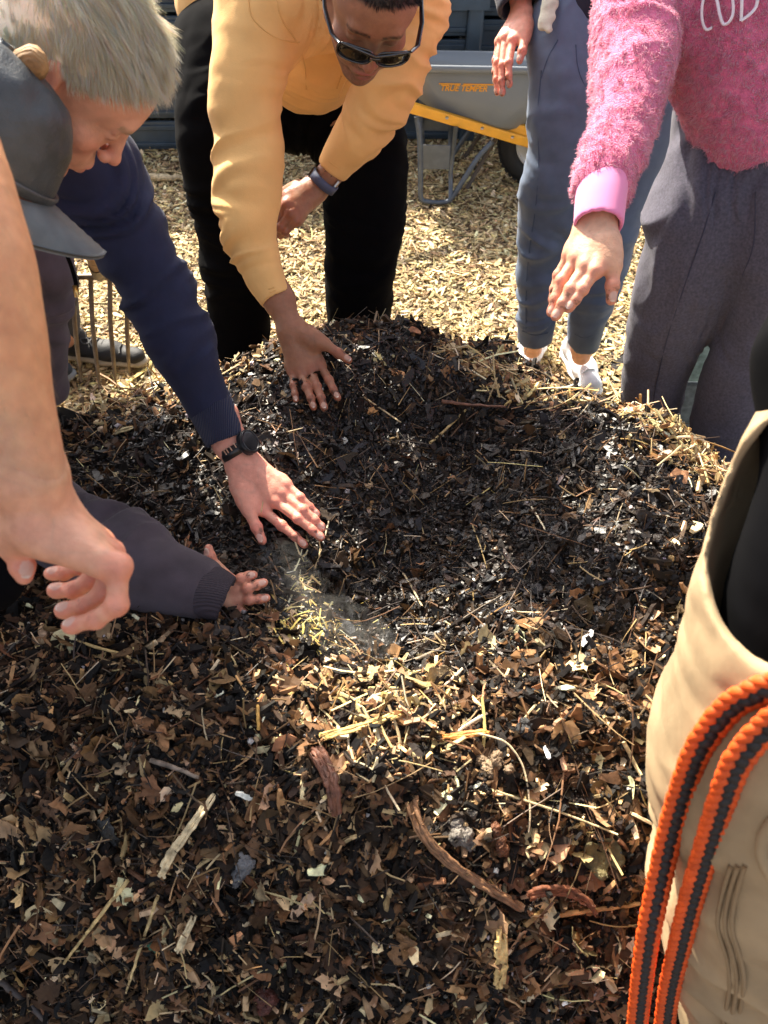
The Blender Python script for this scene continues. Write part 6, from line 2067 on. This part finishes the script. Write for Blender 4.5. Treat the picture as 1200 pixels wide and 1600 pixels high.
piece('leaf', 'large crisp tan leaf tip in the sunlit litter just under the grey twig', 'leaf', 685, 1056, .045, (.62, .44, .22), 3)
piece('leaf', 'olive brown matted leaf low on the heap left of the lanyard', 'leaf', 940, 1338, .070, (.17, .14, .055), 4)
piece('leaf', 'small olive leaf near the bottom edge left of the lanyard', 'leaf', 866, 1565, .042, (.24, .19, .07), 5)
piece('leaf', 'pair of mottled khaki leaves under the arched bark loop', 'leaf', 905, 1468, .065, (.22, .17, .07), 6)
piece('leaf', 'orange brown oval leaf with curled rim among dark litter at bottom centre', 'leaf', 628, 1482, .055, (.34, .17, .065), 7)
piece('leaf', 'broad pinkish brown leaf scrap at the left of the shaded slope', 'leaf', 75, 1275, .060, (.32, .17, .09), 8)
piece('leaf', 'dark wet slate coloured leaf lying flat on the shaded slope', 'leaf', 165, 1312, .078, (.030, .034, .036), 9, sheen=.35, squash=(1.1, .7))
piece('leaf', 'pale leaf curl just below the broad cream stalk', 'leaf', 402, 1400, .048, (.52, .38, .20), 10)
piece('leaf', 'small tan leaf above the grey barkless twig', 'leaf', 190, 1196, .036, (.56, .40, .23), 11)
piece('leaf', 'orange fallen leaf in the straw below the fork', 'leaf', 235, 630, .040, (.50, .24, .09), 12)
piece('leaf', 'curled brown leaf standing against the trouser hem on the right crest', 'leaf', 1128, 690, .055, (.36, .13, .05), 13, lift=.03)
piece('leaf', 'round golden brown leaf on the sunlit crest beside the khaki rim', 'leaf', 1108, 762, .045, (.50, .28, .08), 14)
piece('leaf', 'wrinkled beige leaf resting in the dark middle of the slope', 'leaf', 775, 738, .032, (.50, .36, .22), 15)
piece('leaf', 'tiny oval cream leaf on the wet compost right of the watch hand', 'leaf', 576, 757, .022, (.52, .36, .20), 16)
piece('leaf', 'pale torn leaf caught in the compost between the hands', 'leaf', 405, 612, .038, (.52, .42, .24), 17)
piece('bark_chunk', 'square red brown bark chunk in the litter at lower centre right', 'bark chunk', 782, 1318, .055, (.30, .10, .03), 21, kind='lump')
piece('bark_chunk', 'crusty pale lump with an orange underside below the drooping rootlets', 'bark chunk', 770, 1196, .060, (.42, .28, .16), 22, kind='lump')
piece('bark_chunk', 'mouldy white flecked clod beside the long bark strip', 'clod', 722, 1290, .070, (.30, .26, .22), 23, kind='lump')
piece('bark_chunk', 'dark ashy clod in the shaded litter right of the sunlit patch', 'clod', 818, 1148, .060, (.035, .034, .036), 24, kind='lump')
piece('bark_chunk', 'deep red bark shard at the bottom edge', 'bark chunk', 418, 1560, .070, (.16, .035, .02), 25, kind='lump')
piece('mouldy_paper', 'crumpled grey mouldy scrap on the shaded lower slope', 'paper scrap', 380, 1355, .060, (.34, .34, .35), 26, kind='lump')
piece('bark_chunk', 'ochre lump of rotted fruit next to the old hand', 'rotted fruit', 425, 962, .045, (.34, .17, .04), 27, kind='lump')
r_ = np.random.default_rng(77); n_ = 170
pc_ = np.array([S(x, y, .004) for x, y in np.c_[r_.normal(492, 30, n_), r_.normal(985, 22, n_) - 0]])
pc2 = np.array([S(x, y, .004) for x, y in np.c_[r_.normal(470, 12, 90), r_.normal(925, 28, 90)]])
n_ = len(pc_)
hk = frags('straw_clump', [scatter('straw', pc_, gnorm(pc_[:, 0], pc_[:, 1]), r_.lognormal(math.log(.026), .4, n_), pal(n_, [(.80, .62, .18), (.72, .50, .14), (.85, .74, .42), (.5, .36, .12)], [4, 3, 2, 2], .15, r_), tilt=.4, lift=.4, aspect=(.0012, .0045), r=r_)], M['straw'])
tag(hk, 'matted yellow straw clump glowing in the sunbeam at the edge of the hollow', 'straw clump', kind='stuff')
piece('clay_clod', 'dry crumbly clod by the thumb of the old hand', 'clod', 352, 872, .038, (.30, .22, .14), 29, kind='lump')
piece('plastic_scrap', 'small green plastic scrap half buried low on the heap', 'plastic scrap', 240, 1478, .022, (.02, .16, .09), 30)

n_ = len(pc2)
hk = frags('straw_clump', [scatter('straw', pc2, gnorm(pc2[:, 0], pc2[:, 1]), r_.lognormal(math.log(.022), .4, n_), pal(n_, [(.80, .66, .30), (.85, .78, .55), (.5, .36, .16)], [4, 3, 2], .15, r_), tilt=.4, lift=.4, aspect=(.0012, .0045), r=r_)], M['straw'])
tag(hk, 'narrow trail of pale straw leading up from the glowing clump towards the spread hand', 'straw clump', kind='stuff')
# steam rising from the hollow
sv = bpy.data.meshes.new('steam')
s = SDF(.012, .06)
s.limb([(S(560, 1022, .0), .045), (S(520, 990, .05), .06), (S(470, 930, .08), .05), (S(440, 880, .10), .04)], k=.05)
s.ell(S(570, 1015, .02), .055)
V, F = s.mesh()
m = bpy.data.materials.new('steam'); m.use_nodes = True
t = m.node_tree; t.nodes.remove(t.nodes['Principled BSDF'])
pv = t.nodes.new('ShaderNodeVolumePrincipled'); pv.inputs['Color'].default_value = (.98, .96, .90, 1); pv.inputs['Anisotropy'].default_value = .3
nz = t.nodes.new('ShaderNodeTexNoise'); nz.inputs['Scale'].default_value = 22; nz.inputs['Distortion'].default_value = 1.5; nz.inputs['Detail'].default_value = 3
tc = t.nodes.new('ShaderNodeTexCoord'); t.links.new(tc.outputs['Object'], nz.inputs['Vector'])
mr = t.nodes.new('ShaderNodeMapRange'); mr.inputs['From Min'].default_value = .46; mr.inputs['From Max'].default_value = .8; mr.inputs['To Max'].default_value = 4.5
t.links.new(nz.outputs['Fac'], mr.inputs['Value']); t.links.new(mr.outputs[0], pv.inputs['Density'])
t.links.new(pv.outputs[0], t.nodes['Material Output'].inputs['Volume'])
st = mesh_obj('steam', V, F, m)
tag(st, 'faint steam drifting up from the hollow', 'steam', kind='stuff')

# the end of a wooden tool handle poking up beside the blond man's ear
wh_ = [W(60, 95, .775), W(52, 98, .775), W(10, 118, .79), W(-120, 180, .83), W(-420, 330, .95)]
wo = obj('wooden_handle', [tube(smooth_path(wh_, 5), [.004, .011, .0145, .0158, .0160, .0160] + [.0160] * 15, 18)], mat('weathered_handle_wood', base=(.30, .17, .07), rough=.75, weave=(90, 'Y', .6, 5.0), dist=.001, var=.5, varscale=60), None, smooth=True)
tag(wo, 'rounded end of a worn wooden tool handle between the cap and blond head', 'tool handle')
